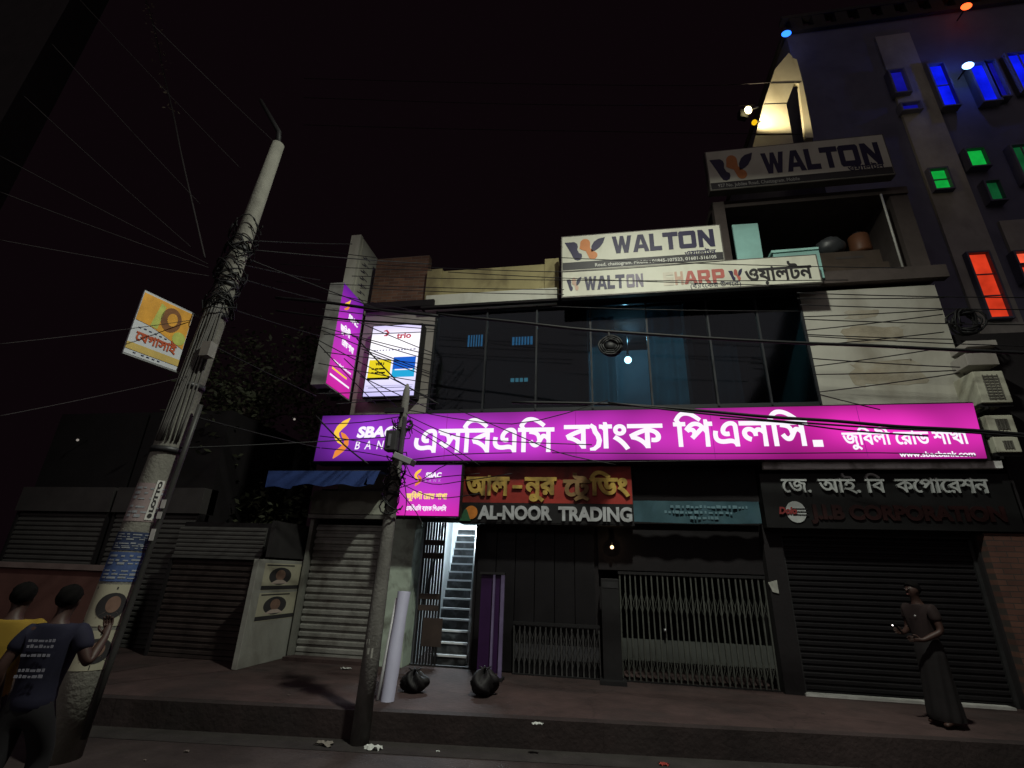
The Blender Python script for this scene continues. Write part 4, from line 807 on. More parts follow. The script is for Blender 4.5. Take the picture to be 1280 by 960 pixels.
ps = thing('gate_post', 'black sheet steel post between the two folding gates', 'post', (.19, 9.45, .3)); MB().box(.03, .34, 9.35, 9.56, .33, 1.9).build('box', BLACKM, ps, bevel=.01); MB().box(-.03, .4, 9.2, 9.6, .302, .36).build('foot', BLACKM, ps); MB().box(.05, .32, 9.343, 9.349, 1.75, 1.85).build('lid', DARKMET, ps)
e = ATUP(765, 684, 9.5); g = thing('small_bulb', 'tiny warm glowing bulb above the dark gate post', 'lamp', e)
MB().ball(e, .032, 10, 8).build('bulb', emit('warm_bulb_glow', lin(255, 214, 160), 3, False), g); MB().tube([(e[0], e[1], e[2]+.02), (e[0], e[1]+.02, e[2]+.12), (e[0], 9.7, e[2]+.14)], .014, 6).build('holder', BLACKM, g)
l_ = bpy.data.lights.new('small_bulb_light', 'POINT'); l_.energy = .5; l_.color = (1, .7, .4); lo_ = bpy.data.objects.new('small_bulb_light', l_); COL.objects.link(lo_); lo_.location = (e[0], e[1]-.06, e[2]); lo_.parent = g; lo_.matrix_parent_inverse = Matrix.Translation(-g.location)
# stair gate, folded to the left half
sg_ = thing('folding_gate', 'dark folding gate drawn across the left of the lit stairs', 'gate', (-3.2, 9.8, .3), 'folding steel gates on the ground floor'); b = MB()
gx0, gx1 = -3.41, -3.01
for i in range(8): x = gx0+(gx1-gx0)*i/7; b.box(x-.017, x+.017, 9.80, 9.84, .32, 2.84)
b.build('upright', BLACKM, sg_)
BPL = mat('brown_plate', (.05, .035, .03), .7, var=.3)
for za, zb_ in ((2.4, 2.5), (2.15, 2.26), (1.42, 1.52), (1.22, 1.32)): MB().box(gx0, gx1, 9.785, 9.798, za, zb_).build('cross_plate', BPL, sg_)
MB().box(gx0+.12, gx1+.1, 9.785, 9.798, .62, 1.1).build('cross_plate', BPL, sg_)
b = MB(); b.box(-3.48, -2.3, 9.78, 9.86, .302, .33); b.box(-3.48, -2.3, 9.78, 9.86, 2.845, 2.868); b.box(-2.36, -2.31, 9.78, 9.85, .33, 2.84); b.build('rail', DARKMET, sg_)

# ------------------------------------------------------------------ left end: shutter shop, awning, fin wall, dark shops
ls = thing('small_shop', 'narrow shop with a grey ribbed shutter and pale header on the left', 'shop', (-5, 9.8, .3))
shutter(ls, -5.74, -4.02, 9.74, .40, 2.75, SHUTG, .125, .035, 'roller_shutter')
MB().box(-5.86, -4.0, 9.55, 9.9, 2.95, 3.42).build('header', mat('greenish_board', (.36, .37, .31), .85, var=.15, scale=3, dirt=(.1, .1, .08), dirt_amt=.7), ls)
m = MB(); m.box(-5.86, -4.0, 9.5, 9.62, 2.86, 2.93); m.box(-5.84, -5.76, 9.6, 9.85, .3, 2.85); m.box(-4.02, -3.94, 9.6, 9.85, .3, 2.85); m.build('door_frame', mat('shop_steel_frame', (.2, .2, .18), .6, .3), ls)
MB().box(-5.86, -3.94, 9.86, 12, .3, 3.5).build('wall', DARKWALL, ls); MB().box(-5.8, -3.95, 9.4, 9.86, .302, .36).build('door_step', PAVE, ls)
aw = thing('awning', 'blue tarpaulin awning sagging over the left shop', 'awning', (-5.4, 9, 3.4)); A0, A1 = AX(334, 596, 8.75), AX(474, 596, 8.75); zt = AZ(404, 588.5, 8.75); zl = AZ(404, 606.5, 8.75)
a_ = MB()
for s in (0, .012):
    a_.grid(lambda u, v: (A0+(A1-A0)*u-.1*(1-v)*(u > .9), 8.75+s, zl+(zt-zl)*v+.025*math.sin(u*21)*(1-v)-.05*(1-v)*(u < .25)), 60, 4)
    a_.grid(lambda u, v: (A0+(A1-A0)*u, 8.75+.85*v, zt+s+.12*v-.05*math.sin(math.pi*v)*abs(math.sin(u*8))), 40, 6)
a_.build('tarpaulin', BLUECL, aw)
m = MB(); m.tube([(A0, 8.77, zt), (A1, 8.77, zt)], .018, 6); m.tube([(A0+.3, 8.77, zt), (A0+.3, 9.6, zt+.12)], .018, 6); m.tube([(A1-.3, 8.77, zt), (A1-.3, 9.6, zt+.12)], .018, 6); m.build('frame_tube', DARKMET, aw)
fn = thing('end_wall', 'short pale end wall with two pasted portrait posters', 'wall', (-6, 9, .3))
MB().box(-6.0, -5.9, 8.30, 9.86, .302, 2.02).build('wall', mat('pale_dirty_wall', (.27, .27, .245), .9, var=.12, scale=2, bump=.2, dirt=(.2, .19, .17), dirt_amt=.8, dscale=1.6), fn, bevel=.01)
MB().box(-5.97, -5.89, 8.55, 9.86, 2.06, 2.7).build('boarding', mat('dark_board', (.025, .023, .024), .8), fn)
POST_BG = mat('poster_paper', (.38, .36, .27), .8, var=.15, scale=5); POST_DK = mat('poster_dark_print', (.03, .028, .03), .8); POST_SK = mat('poster_face_print', (.2, .12, .09), .8, var=.25, scale=9); POST_SH = mat('poster_shirt_print', (.42, .34, .30), .8); POST_BL = mat('poster_blue_print', (.06, .10, .24), .7, var=.3, scale=6)
def portrait(parent, frm, w_, h_, mir=1):
    """pasted portrait poster: paper, round dark backdrop, head and shoulders, printed bars"""
    sub = lambda polys, mm, d: (lambda PT_: flat(parent, 'printed_figure', PT_[0], PT_[1], mm, *[f(c[i] for c in PT_[0]) for i, f in ((0, min), (0, max), (1, min), (1, max))], tuple(f(c[i] for c in PT_[0]) for i, f in ((0, min), (0, max), (1, min), (1, max))), 0, d, frame=frm))(poly_lines(polys))
    sub([[(0, 0), (w_, 0), (w_, h_), (0, h_)]], POST_BG, .002)
    sub([circle(w_*.45, h_*.52, w_*.3, h_*.33)], POST_DK, .003); sub([circle(w_*.45, h_*.56, w_*.13, h_*.2)], POST_SK, .004)
    sub([[(w_*.2, h_*.24), (w_*.36, h_*.38), (w_*.54, h_*.38), (w_*.70, h_*.24)]], POST_SH, .0045)
    sub([[(0, h_*.02), (w_, h_*.02), (w_, h_*.17), (0, h_*.17)], [(w_*.05, h_*.90), (w_*.8, h_*.90), (w_*.8, h_*.95), (w_*.05, h_*.95)]], POST_DK, .0035)
for z0_, lab in ((1.50, 'upper torn portrait poster pasted on the pale end wall'), (1.0, 'lower torn portrait poster pasted on the pale end wall')):
    p_ = thing('poster', lab, 'poster', (-5.9, 8.8, z0_)); portrait(p_, (lambda zz: (lambda u, v, d: (-5.9+d, 8.5+u, zz+v)))(z0_), 1.15, .46)
def darkshop(label, x0, x1, y, z1, m_, up=False):
    s = thing('small_shop', label, 'shop', ((x0+x1)/2, y, .3)); shutter(s, x0+.06, x1-.06, y, .36, z1, m_, .1, .03, 'roller_shutter')
    if up: shutter(s, x0+.06, x1-.06, y-.05, z1+.06, z1+.6, mat('mid_grey_shutter', (.09, .088, .085), .7, .2, var=.2, scale=2), .07, .015, 'corrugated_sheet')
    [MB().box(xa, xa+.055, y-.06, y+.2, .3, z1).build('pillar', DARKWALL, s) for xa in (x0, x1-.055)]; MB().box(x0, x1, *((y, y+.1, z1+.005, z1+.05) if up else (y-.12, y+.3, z1+.01, z1+.55))).build('header', mat('dull_grey_header', (.055, .05, .05), .8, var=.2), s); MB().box(x0, x1, y+.1, y+(1.2 if up else 4), .3, z1+(.7 if up else 2.4)).build('wall', DARKWALL, s); return s
darkshop('dark shop behind the big pole with a rusty brown shutter', -8.3, -6.27, 9.0, 2.0, mat('rusty_dark_shutter', (.04, .03, .028), .7, .2, var=.5, scale=3), True)
darkshop('dim grey shuttered shop far left behind the brown wall', -10.6, -8.4, 9.6, 2.9, mat('mid_grey_shutter', (.09, .088, .085), .7, .2, var=.2, scale=2)); darkshop('leftmost dim grey shuttered shop beyond the walkers', -13.2, -10.7, 9.6, 2.9, mat('mid_grey_shutter', ()))
lw = thing('boundary_wall', 'low reddish brown wall with a pale coping at far left', 'wall', (-11, 8.5, .3)); MB().box(-16, -8.9, 8.5, 8.75, .302, 1.72).build('wall', mat('red_brown_render', (.13, .06, .05), .9, var=.25, scale=2), lw); MB().box(-16, -8.85, 8.44, 8.8, 1.722, 1.82).build('coping', mat('coping_render', (.2, .15, .14), .9), lw)
lb = thing('corner_building', 'narrow dark building edge cut off by the top left corner', 'building', (-15, 6.4, .0)); MB().box(-19, AX(45, 75, 6.2), 6.2, 6.9, .3, 22).build('wall', mat('corner_wall', (.04, .036, .037), .9, var=.2), lb)

# ------------------------------------------------------------------ street poles
bp = thing('utility_pole', 'thick concrete utility pole leaning right, plastered with posters, at far left', 'utility pole', (-5.5, 5.2, 0))
PB, PT_ = Vector((-5.52, 5.2, 0)), Vector((-4.90, 5.2, 8.25))
pc = lambda z: PB+(PT_-PB)*(z/8.25)
pr = lambda z: .215-.125*z/8.25
MB().tube([pc(z) for z in (0, 1, 2, 3, 4, 5, 6, 7, 8.25)], [pr(z) for z in (0, 1, 2, 3, 4, 5, 6, 7, 8.25)], 22).build('pole', CONC, bp)
MB().tube([pc(8.2), pc(8.5)+Vector((-.05, -.02, 0)), pc(9.2)+Vector((-.55, -.1, 0))], [.05, .04, .03], 8).build('lamp_arm', BLACKM, bp)
for z in (6.2, 5.6, 5.1, 4.05, 3.2): MB().tube([pc(z)+Vector((0, 0, -.035)), pc(z)+Vector((0, 0, .035))], pr(z)+.018, 20).build('steel_band', DARKMET, bp)
rnd = random.Random(21); m = MB()
for i in range(46):                                      # cables tied round the pole in a thick tangle
    z = rnd.uniform(5.15, 6.7); a0 = rnd.uniform(0, 6.28); r_ = pr(z)+rnd.uniform(.015, .09); k = rnd.uniform(.5, 1.1)
    m.tube([pc(z+rnd.uniform(-.05, .05)+.1*math.sin(j*.8+i))+Vector((r_*math.cos(a0+j*k*.5), r_*math.sin(a0+j*k*.5), 0)) for j in range(9)], rnd.uniform(.006, .014), 5)
m.build('cable_tangle', RUBBER, bp)
m = MB()
for i in range(9):
    a0 = -.4-i*.19; m.tube([pc(z)+Vector(((pr(z)+.012)*math.cos(a0+.1*math.sin(z*2+i)), (pr(z)+.012)*math.sin(a0+.1*math.sin(z*2+i)), 0)) for z in [3.3+.25*j for j in range(9)]], .012, 5)
m.build('down_cable', mat('old_grey_cable', (.1, .095, .09), .7), bp)
m = MB(); q_ = pc(4.75); m.box(q_.x+.13, q_.x+.26, q_.y-.2, q_.y-.08, 4.42, 4.62); m.build('junction_box', mat('pale_box', (.2, .19, .18), .6), bp)
def wrap(z0, z1, a0, a1): 
    """frame that bends a flat print round the pole"""
    return lambda u, v, d: tuple(pc(z0+v)+Vector(((pr(z0+v)+.004+d)*math.cos(a0+(a1-a0)*u), (pr(z0+v)+.004+d)*math.sin(a0+(a1-a0)*u), 0)))
def wrapped(name, z0, z1, a0, a1, mm, d=.0, parent=None, label=None):
    f = wrap(z0, z1, a0, a1); mb = MB(); mb.grid(lambda u, v: f(u, v*(z1-z0), d), 12, 2); return mb.build(name, mm, parent, label=label)
A0_, A1_ = R(-122), R(36)
POST_DKB = mat('poster_navy_print', (.03, .045, .1), .7, var=.3, scale=5)
def polepaper(label, z0, z1, m_, deco):
    p_ = thing('poster', label, 'poster', tuple(pc(z0)), 'posters pasted round the thick pole'); wrapped('paper', z0, z1, A0_, A1_, m_, 0, p_); deco(p_, z0, z1)
def d_face(p_, z0, z1):
    h_ = z1-z0; f = wrap(z0, z1, A0_, A1_)
    def put(polys, mm, d):
        P, T = poly_lines(polys); a, b, c, e = min(p[0] for p in P), max(p[0] for p in P), min(p[1] for p in P), max(p[1] for p in P); flat(p_, 'printed_figure', P, T, mm, a, b, c, e, (a, b, c, e), 0, d, frame=f)
    put([circle(.5, h_*.48, .26, h_*.32)], POST_DK, .002); put([circle(.52, h_*.52, .12, h_*.2)], POST_SK, .004); put([[(.3, h_*.2), (.42, h_*.34), (.62, h_*.34), (.74, h_*.2)]], POST_SH, .005)
    put([[(.03, h_*.02), (.5, h_*.02), (.97, h_*.02), (.97, h_*.14), (.5, h_*.14), (.03, h_*.14)], [(.1, h_*.88), (.5, h_*.88), (.8, h_*.88), (.8, h_*.94), (.5, h_*.94), (.1, h_*.94)]], POST_DK, .003)
def d_bars(p_, z0, z1):
    h_ = z1-z0; f = wrap(z0, z1, A0_, A1_)
    rnd = random.Random(int(z0*100))
    for v in (.1, .22, .34, .58, .7, .84):
        u = .1; polys = []
        while u < .88:
            du = rnd.uniform(.05, .2); n = 3; v_ = v+rnd.uniform(-.015, .015); th = rnd.uniform(.03, .075)
            polys.append([(min(.92, u+du*i/n), h_*v_) for i in range(n+1)]+[(min(.92, u+du-du*i/n), h_*(v_+th)) for i in range(n+1)]); u += du+rnd.uniform(.02, .1)
        P, T = poly_lines(polys); a, b, c, e = min(p[0] for p in P), max(p[0] for p in P), min(p[1] for p in P), max(p[1] for p in P)
        flat(p_, 'printed_line', P, T, mat('poster_pale_print', (.3, .32, .35), .8, var=.4, scale=9), a, b, c, e, (a, b, c, e), 0, .003, frame=f)
polepaper('lowest portrait poster round the thick pole', .82, 1.20, POST_BG, d_face); polepaper('second portrait poster round the thick pole, above the lowest', 1.24, 1.66, POST_BG, d_face)
polepaper('bright blue poster round the thick pole above the portraits', 1.69, 2.0, POST_BL, d_bars); polepaper('dark navy poster round the thick pole above the bright blue one', 2.02, 2.22, POST_DKB, d_bars)
polepaper('faded pinkish poster round the thick pole above the navy one', 2.34, 2.78, mat('faded_pink_paper', (.28, .22, .22), .85, var=.2, scale=4), d_bars)
lt_ = thing('sticker', 'white sticker reading LOTTO upright on the thick pole', 'sticker', tuple(pc(2.4))); zz0, zz1 = 2.36, 2.82
wrapped('paper', zz0, zz1, R(-40), R(-14), mat('white_sticker', (.55, .54, .52), .6), .005, lt_)
fw = wrap(zz0, zz1, R(-40), R(-14)); letters(lt_, 'LOTTO', .09, .45, .28, .78, 0, mat('black_print', ()), .06, .008, frame=lambda u, v, d: fw(1-v, u, d))
P, T = poly_lines([circle(0, 0, 1)]); flat(lt_, 'emblem', P, T, mat('black_print', ()), .02, .075, .25, .8, (-1, 1, -1, 1), 0, .008, frame=lambda u, v, d: fw(1-v, u, d))
for i, (z_, s_) in enumerate(((2.55, .1), (2.42, .08), (2.2, .13))): 
    s__ = thing('sticker', ('small upper pale sticker on the side pipe of the thick pole', 'tiny middle pale sticker on the side pipe of the thick pole', 'long lower pale sticker on the side pipe of the thick pole')[i], 'sticker', tuple(pc(z_))); c_ = pc(z_); MB().box(c_.x+.235, c_.x+.295, 5.142, 5.145, z_-s_/2, z_+s_/2).build('paper', mat('white_sticker', ()), s__)
MB().tube([pc(z)+Vector((.265, -.02, 0)) for z in (.2, 1, 2, 3, 3.8)], .032, 10).build('conduit', mat('conduit_pipe', (.035, .034, .033), .5, var=.3), bp)
# banner board strapped to the pole
HB = Vector((-5.36, 5.06, 4.24)); HD = Vector((-.18, -.60, 0)); hz_ = .84
hb = thing('banner_board', 'small yellow and white advert board strapped out from the thick pole', 'advert board', tuple(HB)); nrm = Vector((HD.y, -HD.x, 0)).normalized()
if nrm.x < 0: nrm = -nrm
org = HB+HD; ux = -HD
MB().obox(org-nrm*.03, ux, nrm*.028, Vector((0, 0, hz_))).build('panel', mat('white_flex_print', (.5, .52, .56), .6, var=.08), hb)
hf = lambda u, v, d: tuple(org+ux*u+Vector((0, 0, v))+nrm*d)
def hp(polys, mm, d, lab=None):
    P, T = poly_lines(polys); a, b, c, e = min(p[0] for p in P), max(p[0] for p in P), min(p[1] for p in P), max(p[1] for p in P); flat(hb, 'printed_panel', P, T, mm, a, b, c, e, (a, b, c, e), 0, d, lab, hf)
hp([[(.01, .45), (.25, .44), (.5, .40), (.8, .34), (.99, .30), (.99, .83), (.01, .83)]], mat('amber_print', (.62, .30, .03), .6, var=.3, scale=5), .002, 'amber printed upper half')
hp([circle(.62, .62, .2, .17)], mat('brown_print', (.18, .07, .02), .6, var=.4, scale=9), .004); hp([[(.28, .44), (.42, .43), (.46, .76), (.36, .79)]], mat('lime_print', (.42, .46, .10), .6, var=.3, scale=8), .004); hp([circle(.86, .42, .13, .09)], mat('lime_print', ()), .0045); hp([circle(.64, .63, .1, .09)], mat('amber_print', ()), .006)
hp([[(.0, .06), (1, .06), (1, .15), (0, .15)]], mat('amber_band_print', (.5, .36, .1), .6), .003)
letters(hb, 'যেগ্রাসাই', .1, .88, .20, .31, 0, mat('vermilion_print', (.42, .07, .02), .6), .03, .005, frame=hf) if 0 else letters(hb, 'যেগাসাই', .1, .88, .20, .31, 0, mat('vermilion_print', (.42, .07, .02), .6), .03, .005, frame=hf)
m = MB(); [m.obox(org+ux*u+Vector((0, 0, v))+nrm*.001, ux*.05, nrm*.003, Vector((0, 0, .012))) for u, v in ((.1, .36), (.2, .365), (.3, .36), (.4, .355), (.5, .35), (.6, .345), (.15, .03), (.3, .03), (.4, .03), (.5, .03), (.6, .03))]; m.build('printed_line', POST_DKB, hb)
m = MB(); m.obox(org-nrm*.045+Vector((0, 0, hz_)), ux*1.25, nrm*.04, Vector((0, 0, .02))); m.obox(org-nrm*.045-Vector((0, 0, .02)), ux*1.25, nrm*.04, Vector((0, 0, .02))); m.build('frame_bar', ALU, hb)

# slim front pole, standing in the gutter against the kerb
fp = thing('utility_pole', 'slim dark concrete pole at the kerb before the grey shutter', 'utility pole', G3(449, 930, 0))
fb = Vector(G3(449, 930, 0)); FY = fb.y; ft = Vector(AT3(509, 484, FY)); fc = lambda z: fb+(ft-fb)*(z/ft.z)
MB().tube([fc(z) for z in (0, 1.2, 2.8, 3.9, ft.z-.12, ft.z-.06, ft.z+.05)], [.11, .10, .08, .06, .052, .048, .018], 14).build('pole', mat('sooty_pole_concrete', (.15, .145, .135), .92, var=.25, scale=4, bump=.4, dirt=(.05, .046, .042), dirt_amt=.85, dscale=3, streak=.6), fp)
rnd = random.Random(4)
for z in (2.9, 3.1, 3.4, 3.75): MB().tube([fc(z)-Vector((0, 0, .025)), fc(z)+Vector((0, 0, .025))], .092-.02*(z-2.9), 14).build('steel_band', DARKMET, fp)
def pxbox(x0, y0, x1, y1, Y, d): 
    a, b, c, e = AXZ(x0, y1, x1, y0, Y); return MB().box(a, b, Y, Y+d, c, e)
pxbox(480, 509, 504, 515.5, FY-.12, .05).build('crossarm', BLACKM, fp)
MM = mat('dark_meter_box', (.04, .04, .042), .5, var=.3); pxbox(479, 537, 497, 563, FY-.26, .15).build('meter_box', MM, fp, bevel=.02); pxbox(497.5, 520, 506, 566, FY-.2, .1).build('meter_box', MM, fp, bevel=.012)
pxbox(484, 542, 489, 557, FY-.272, .011).build('meter_window', mat('grey_glass', (.16, .16, .18), .2), fp)
q_ = Vector(AT3(490, 571, FY-.3)); m = MB(); m.obox(q_, (.27, -.02, -.11), (0, .18, 0), (.03, 0, .075)); m.build('camera_housing', mat('pale_housing', (.3, .3, .31), .45), fp, bevel=.008)
m = MB()
for i in range(36):
    z = rnd.uniform(2.7, 4.0); a0 = rnd.uniform(0, 6.28); r_ = .07+rnd.uniform(.0, .09); m.tube([fc(z+.12*math.sin(j*.7+i))+Vector((r_*math.cos(a0+j*.6), r_*math.sin(a0+j*.6), 0)) for j in range(8)], rnd.uniform(.005, .011), 5)
m.build('cable_tangle', RUBBER, fp)
m = MB(); rnd = random.Random(6)
for i in range(14): 
    z = rnd.uniform(.9, 2.4); a0 = rnd.uniform(-2.4, -.6); c = fc(z); r_ = .113-.0135*z; w_ = rnd.uniform(.25, .6); h_ = rnd.uniform(.04, .13)
    m.grid(lambda u, v: tuple(c+Vector((r_*math.cos(a0+w_*u), r_*math.sin(a0+w_*u), h_*v))), 4, 1)
m.build('paper_remnant', mat('torn_paper', (.34, .34, .31), .9, var=.4, scale=9), fp)

# ------------------------------------------------------------------ things on the pavement
rl = thing('rolled_banner', 'tall pale lilac rolled sheet leaning by the slim pole', 'rolled banner', (-2.78, 7.15, .3))
rb0, rb1 = Vector((-2.80, 7.16, .302)), Vector((-2.90, 7.62, 1.62)); m = MB()
dirr = (rb1-rb0); 
vs = []; n_ = 60
def roll(u, v):
    c = rb0+dirr*v; th = u*4*math.pi; r_ = .075+.022*u+.006*math.sin(v*9+u*5); return tuple(c+Vector((r_*math.cos(th), r_*math.sin(th), 0)))
m.grid(roll, 60, 8); m.build('roll', mat('lilac_vinyl', (.42, .42, .55), .5, var=.1, scale=3), rl)
MB().tube([rb0+Vector((-.13, -.02, 0)), rb1+Vector((-.1, .0, -.1))], .025, 8).build('batten', mat('pale_batten', (.5, .5, .52), .6), rl)
pp = thing('banner_stand', 'dark purple upright banner stand with two pale rails before boarding', 'banner stand', (-1.8, 8.95, .3))
MB().box(-2.02, -1.66, 8.96, 9.0, .40, 1.9).build('sheet', mat('purple_vinyl', (.03, .008, .05), .5, var=.2), pp)
LR = mat('lilac_rail', (.16, .13, .24), .4, var=.5, scale=2); MB().box(-1.80, -1.765, 8.90, 8.958, .35, 1.895).build('rail', LR, pp); MB().box(-1.66, -1.60, 8.90, 8.958, .35, 1.895).build('rail', LR, pp)
m = MB(); m.box(-2.04, -1.6, 8.92, 9.02, 1.90, 1.94); m.box(-2.06, -1.58, 8.85, 9.1, .302, .345); m.build('end_bar', DARKMET, pp)
def bag(label, x, y, r, seed):
    rnd = random.Random(seed); b = thing('rubbish_bag', label, 'bag', (x, y, .3), 'black bags on the pavement'); mb = MB()
    def f(u, v):
        th = 2*math.pi*u; ph = math.pi*v; k = 1+.22*math.sin(2*th+seed)+.14*math.sin(3*th+seed*2+2*ph)+.10*math.sin(7*th+4*ph)+.06*math.sin(13*th+9*ph)
        z = .302+r*.72*(1-math.cos(ph))*(1+.12*math.sin(5*th)); rr = r*math.sin(ph)**.7*k*(1 if v < .6 else 1-.5*(v-.6)); return (x+rr*math.cos(th), y+.9*rr*math.sin(th), z)
    mb.grid(f, 40, 18); mb.build('sack', mat('black_polythene', (.010, .009, .010), .62, var=.3, spec=.25), b)
    mb = MB(); top = .302+r*1.42
    for i in range(4): a = i*1.57+seed; mb.tube([(x, y, top-.03), (x+.03*math.cos(a), y+.03*math.sin(a), top+.03), (x+.09*math.cos(a), y+.09*math.sin(a), top+.06)], [.025, .02, .008], 6)
    mb.build('knot', mat('black_polythene', ()), b)
bag('black rubbish bag behind the foot of the rolled sheet', -2.66, 7.75, .17, 2); bag('black rubbish bag in front of the purple banner stand', -1.66, 7.9, .21, 5)
def litter(label, x, y, z, s, seed, mm):
    rnd = random.Random(seed); mb = MB(); n = 7
    h = [[rnd.uniform(0, .35)*s for _ in range(n+1)] for _ in range(n+1)]; e = [rnd.uniform(.6, 1.2) for _ in range(40)]
    for o in (0, .002): mb.grid(lambda u, v: (x+s*(u-.5)*e[int(v*6)], y+s*.6*(v-.5)*e[int(u*6)+8], z+.004+o+h[int(u*n)][int(v*n)]*.5), n, n, False)
    one(mb, 'paper_scrap', mm, label, 'scrap', 'scraps of litter')
LIT = mat('white_scrap', (.5, .52, .5), .7, var=.15, scale=20)
litter('crumpled white scrap lying on the road by the kerb', *G3(466, 937, 0), .22, 1, LIT); litter('white scrap lying at the foot of the grey shutter', *G3(432, 837, .3), .16, 2, LIT); litter('small pale scrap beside the thick pole', *G3(97, 911, 0), .12, 3, LIT); litter('pale rag lying on the kerb left of slim pole', *G3(405, 932, 0), .2, 4, mat('grey_rag', (.2, .18, .16), .9)); litter('small red scrap on the road at right', *G3(830, 957, 0), .12, 5, mat('red_scrap', (.35, .05, .04), .7)); litter('tiny white scrap on the road in front of the bags', *G3(547, 940, 0), .05, 6, LIT); litter('thin pale scrap on the kerb below the folding gates', *G3(672, 906, .3), .12, 7, LIT)
stk = thing('sticker', 'torn pale paper stuck on the wall edge between gate and shutter', 'sticker', AT3(968, 735, 9.48)); MB().prism([AT3(960, 728, 9.48), AT3(971, 725, 9.48), AT3(974, 742, 9.48), AT3(966, 740, 9.48)], (0, .004, 0)).build('paper', mat('torn_paper', ()), stk)

# ------------------------------------------------------------------ tree behind the thick pole
tr = thing('tree', 'dark leafy tree in the gloom behind the thick pole', 'tree', (-9.4, 11.5, .3)); m = MB(); rnd = random.Random(11)
m.tube([(-9.4, 11.5, .3), (-9.35, 11.5, 2.5), (-9.5, 11.4, 4.6), (-9.3, 11.5, 6.5)], [.22, .17, .13, .06], 10)
tips = []
for i in range(13):
    a = rnd.uniform(0, 6.28); z = rnd.uniform(2.8, 6.2); L_ = rnd.uniform(1, 2.1); s_ = Vector((-9.4, 11.5, z)); e_ = s_+Vector((math.cos(a)*L_, math.sin(a)*L_*.8, rnd.uniform(.4, 1.6))); m.tube([s_, (s_+e_)/2+Vector((0, 0, .15)), e_], [.06, .04, .015], 6); tips.append(e_)
m.build('trunk', mat('bark', (.07, .055, .045), .9, var=.3, scale=6), tr)
lf = MB()
for e_ in tips+[Vector((-9.4+rnd.uniform(-1.6, 1.8), 11.5+rnd.uniform(-1, 1), rnd.uniform(2.2, 8))) for _ in range(26)]:
    for k_ in range(170):
        d_ = Vector((rnd.gauss(0, .36), rnd.gauss(0, .34), rnd.gauss(0, .30))); c = e_+d_; s_ = rnd.uniform(.05, .11)
        a = Vector((rnd.uniform(-1, 1), rnd.uniform(-1, 1), rnd.uniform(-.6, .6))).normalized(); b = a.cross(Vector((rnd.uniform(-1, 1), rnd.uniform(-1, 1), rnd.uniform(-1, 1)))).normalized()
        lf.add([c-a*s_, c+b*s_*.45, c+a*s_, c-b*s_*.45], [(0, 1, 2, 3)])
lf.build('crown', mat('dark_leaves', (.055, .062, .035), .6, var=.5, scale=1.5), tr)

# ------------------------------------------------------------------ people
def skin(name, joints, edges, m_, parent, root, sub=2, M_=None):
    names = list(joints); idx = {n: i for i, n in enumerate(names)}; M_ = M_ or Matrix()
    me = bpy.data.meshes.new(name); me.from_pydata([tuple(M_ @ Vector(joints[n][:3])) for n in names], [(idx[a], idx[b]) for a, b in edges], [])
    o = bpy.data.objects.new(name, me); COL.objects.link(o); o.parent = parent; o.matrix_parent_inverse = Matrix.Translation(-parent.location)
    md = o.modifiers.new('skin', 'SKIN'); md.use_smooth_shade = True; md.branch_smoothing = .4
    if not me.skin_vertices: me.attributes.new('skin', 'FLOAT', 'POINT') if 0 else None
    sv = me.skin_vertices[0].data if me.skin_vertices else None
    for n in names:
        r_ = joints[n][3]; v = sv[idx[n]]; v.radius = (r_ if not isinstance(r_, tuple) else r_[0], r_ if not isinstance(r_, tuple) else r_[1]); v.use_root = (n == root)
    s = o.modifiers.new('sub', 'SUBSURF'); s.levels = s.render_levels = sub; me.materials.append(m_); return o
def hand(J, E, side, wrist, palm, fwd, lat, curl=.4):
    """palm, four curved unequal fingers and a thumb; fwd points along the hand, lat towards the thumb"""
    fwd = Vector(fwd).normalized(); lat = (Vector(lat)-fwd*Vector(lat).dot(fwd)).normalized(); nrm_ = fwd.cross(lat)*(1 if side == 'r' else -1); w0 = Vector(wrist)
    J['palm'+side] = (*(w0+fwd*.055), (.036, .02)); E.append(('wrist'+side, 'palm'+side))
    for i, (off, L_) in enumerate(((.030, .070), (.011, .080), (-.008, .074), (-.026, .058))):
        k0 = w0+fwd*.092+lat*off; k1 = k0+(fwd*math.cos(curl)+nrm_*math.sin(curl))*L_*.55; k2 = k1+(fwd*math.cos(curl*2.3)+nrm_*math.sin(curl*2.3))*L_*.45
        n0, n1, n2 = (f'f{i}{j}{side}' for j in range(3)); J[n0] = (*k0, .0105); J[n1] = (*k1, .0095); J[n2] = (*k2, .0078); E += [('palm'+side, n0), (n0, n1), (n1, n2)]
    t0 = w0+fwd*.035+lat*.035; t1 = t0+(fwd*.7+lat*.55+nrm_*.25).normalized()*.038; t2 = t1+(fwd*.9+nrm_*.4).normalized()*.03
    J['t0'+side] = (*t0, .013); J['t1'+side] = (*t1, .0115); J['t2'+side] = (*t2, .009); E += [('palm'+side, 't0'+side), ('t0'+side, 't1'+side), ('t1'+side, 't2'+side)]
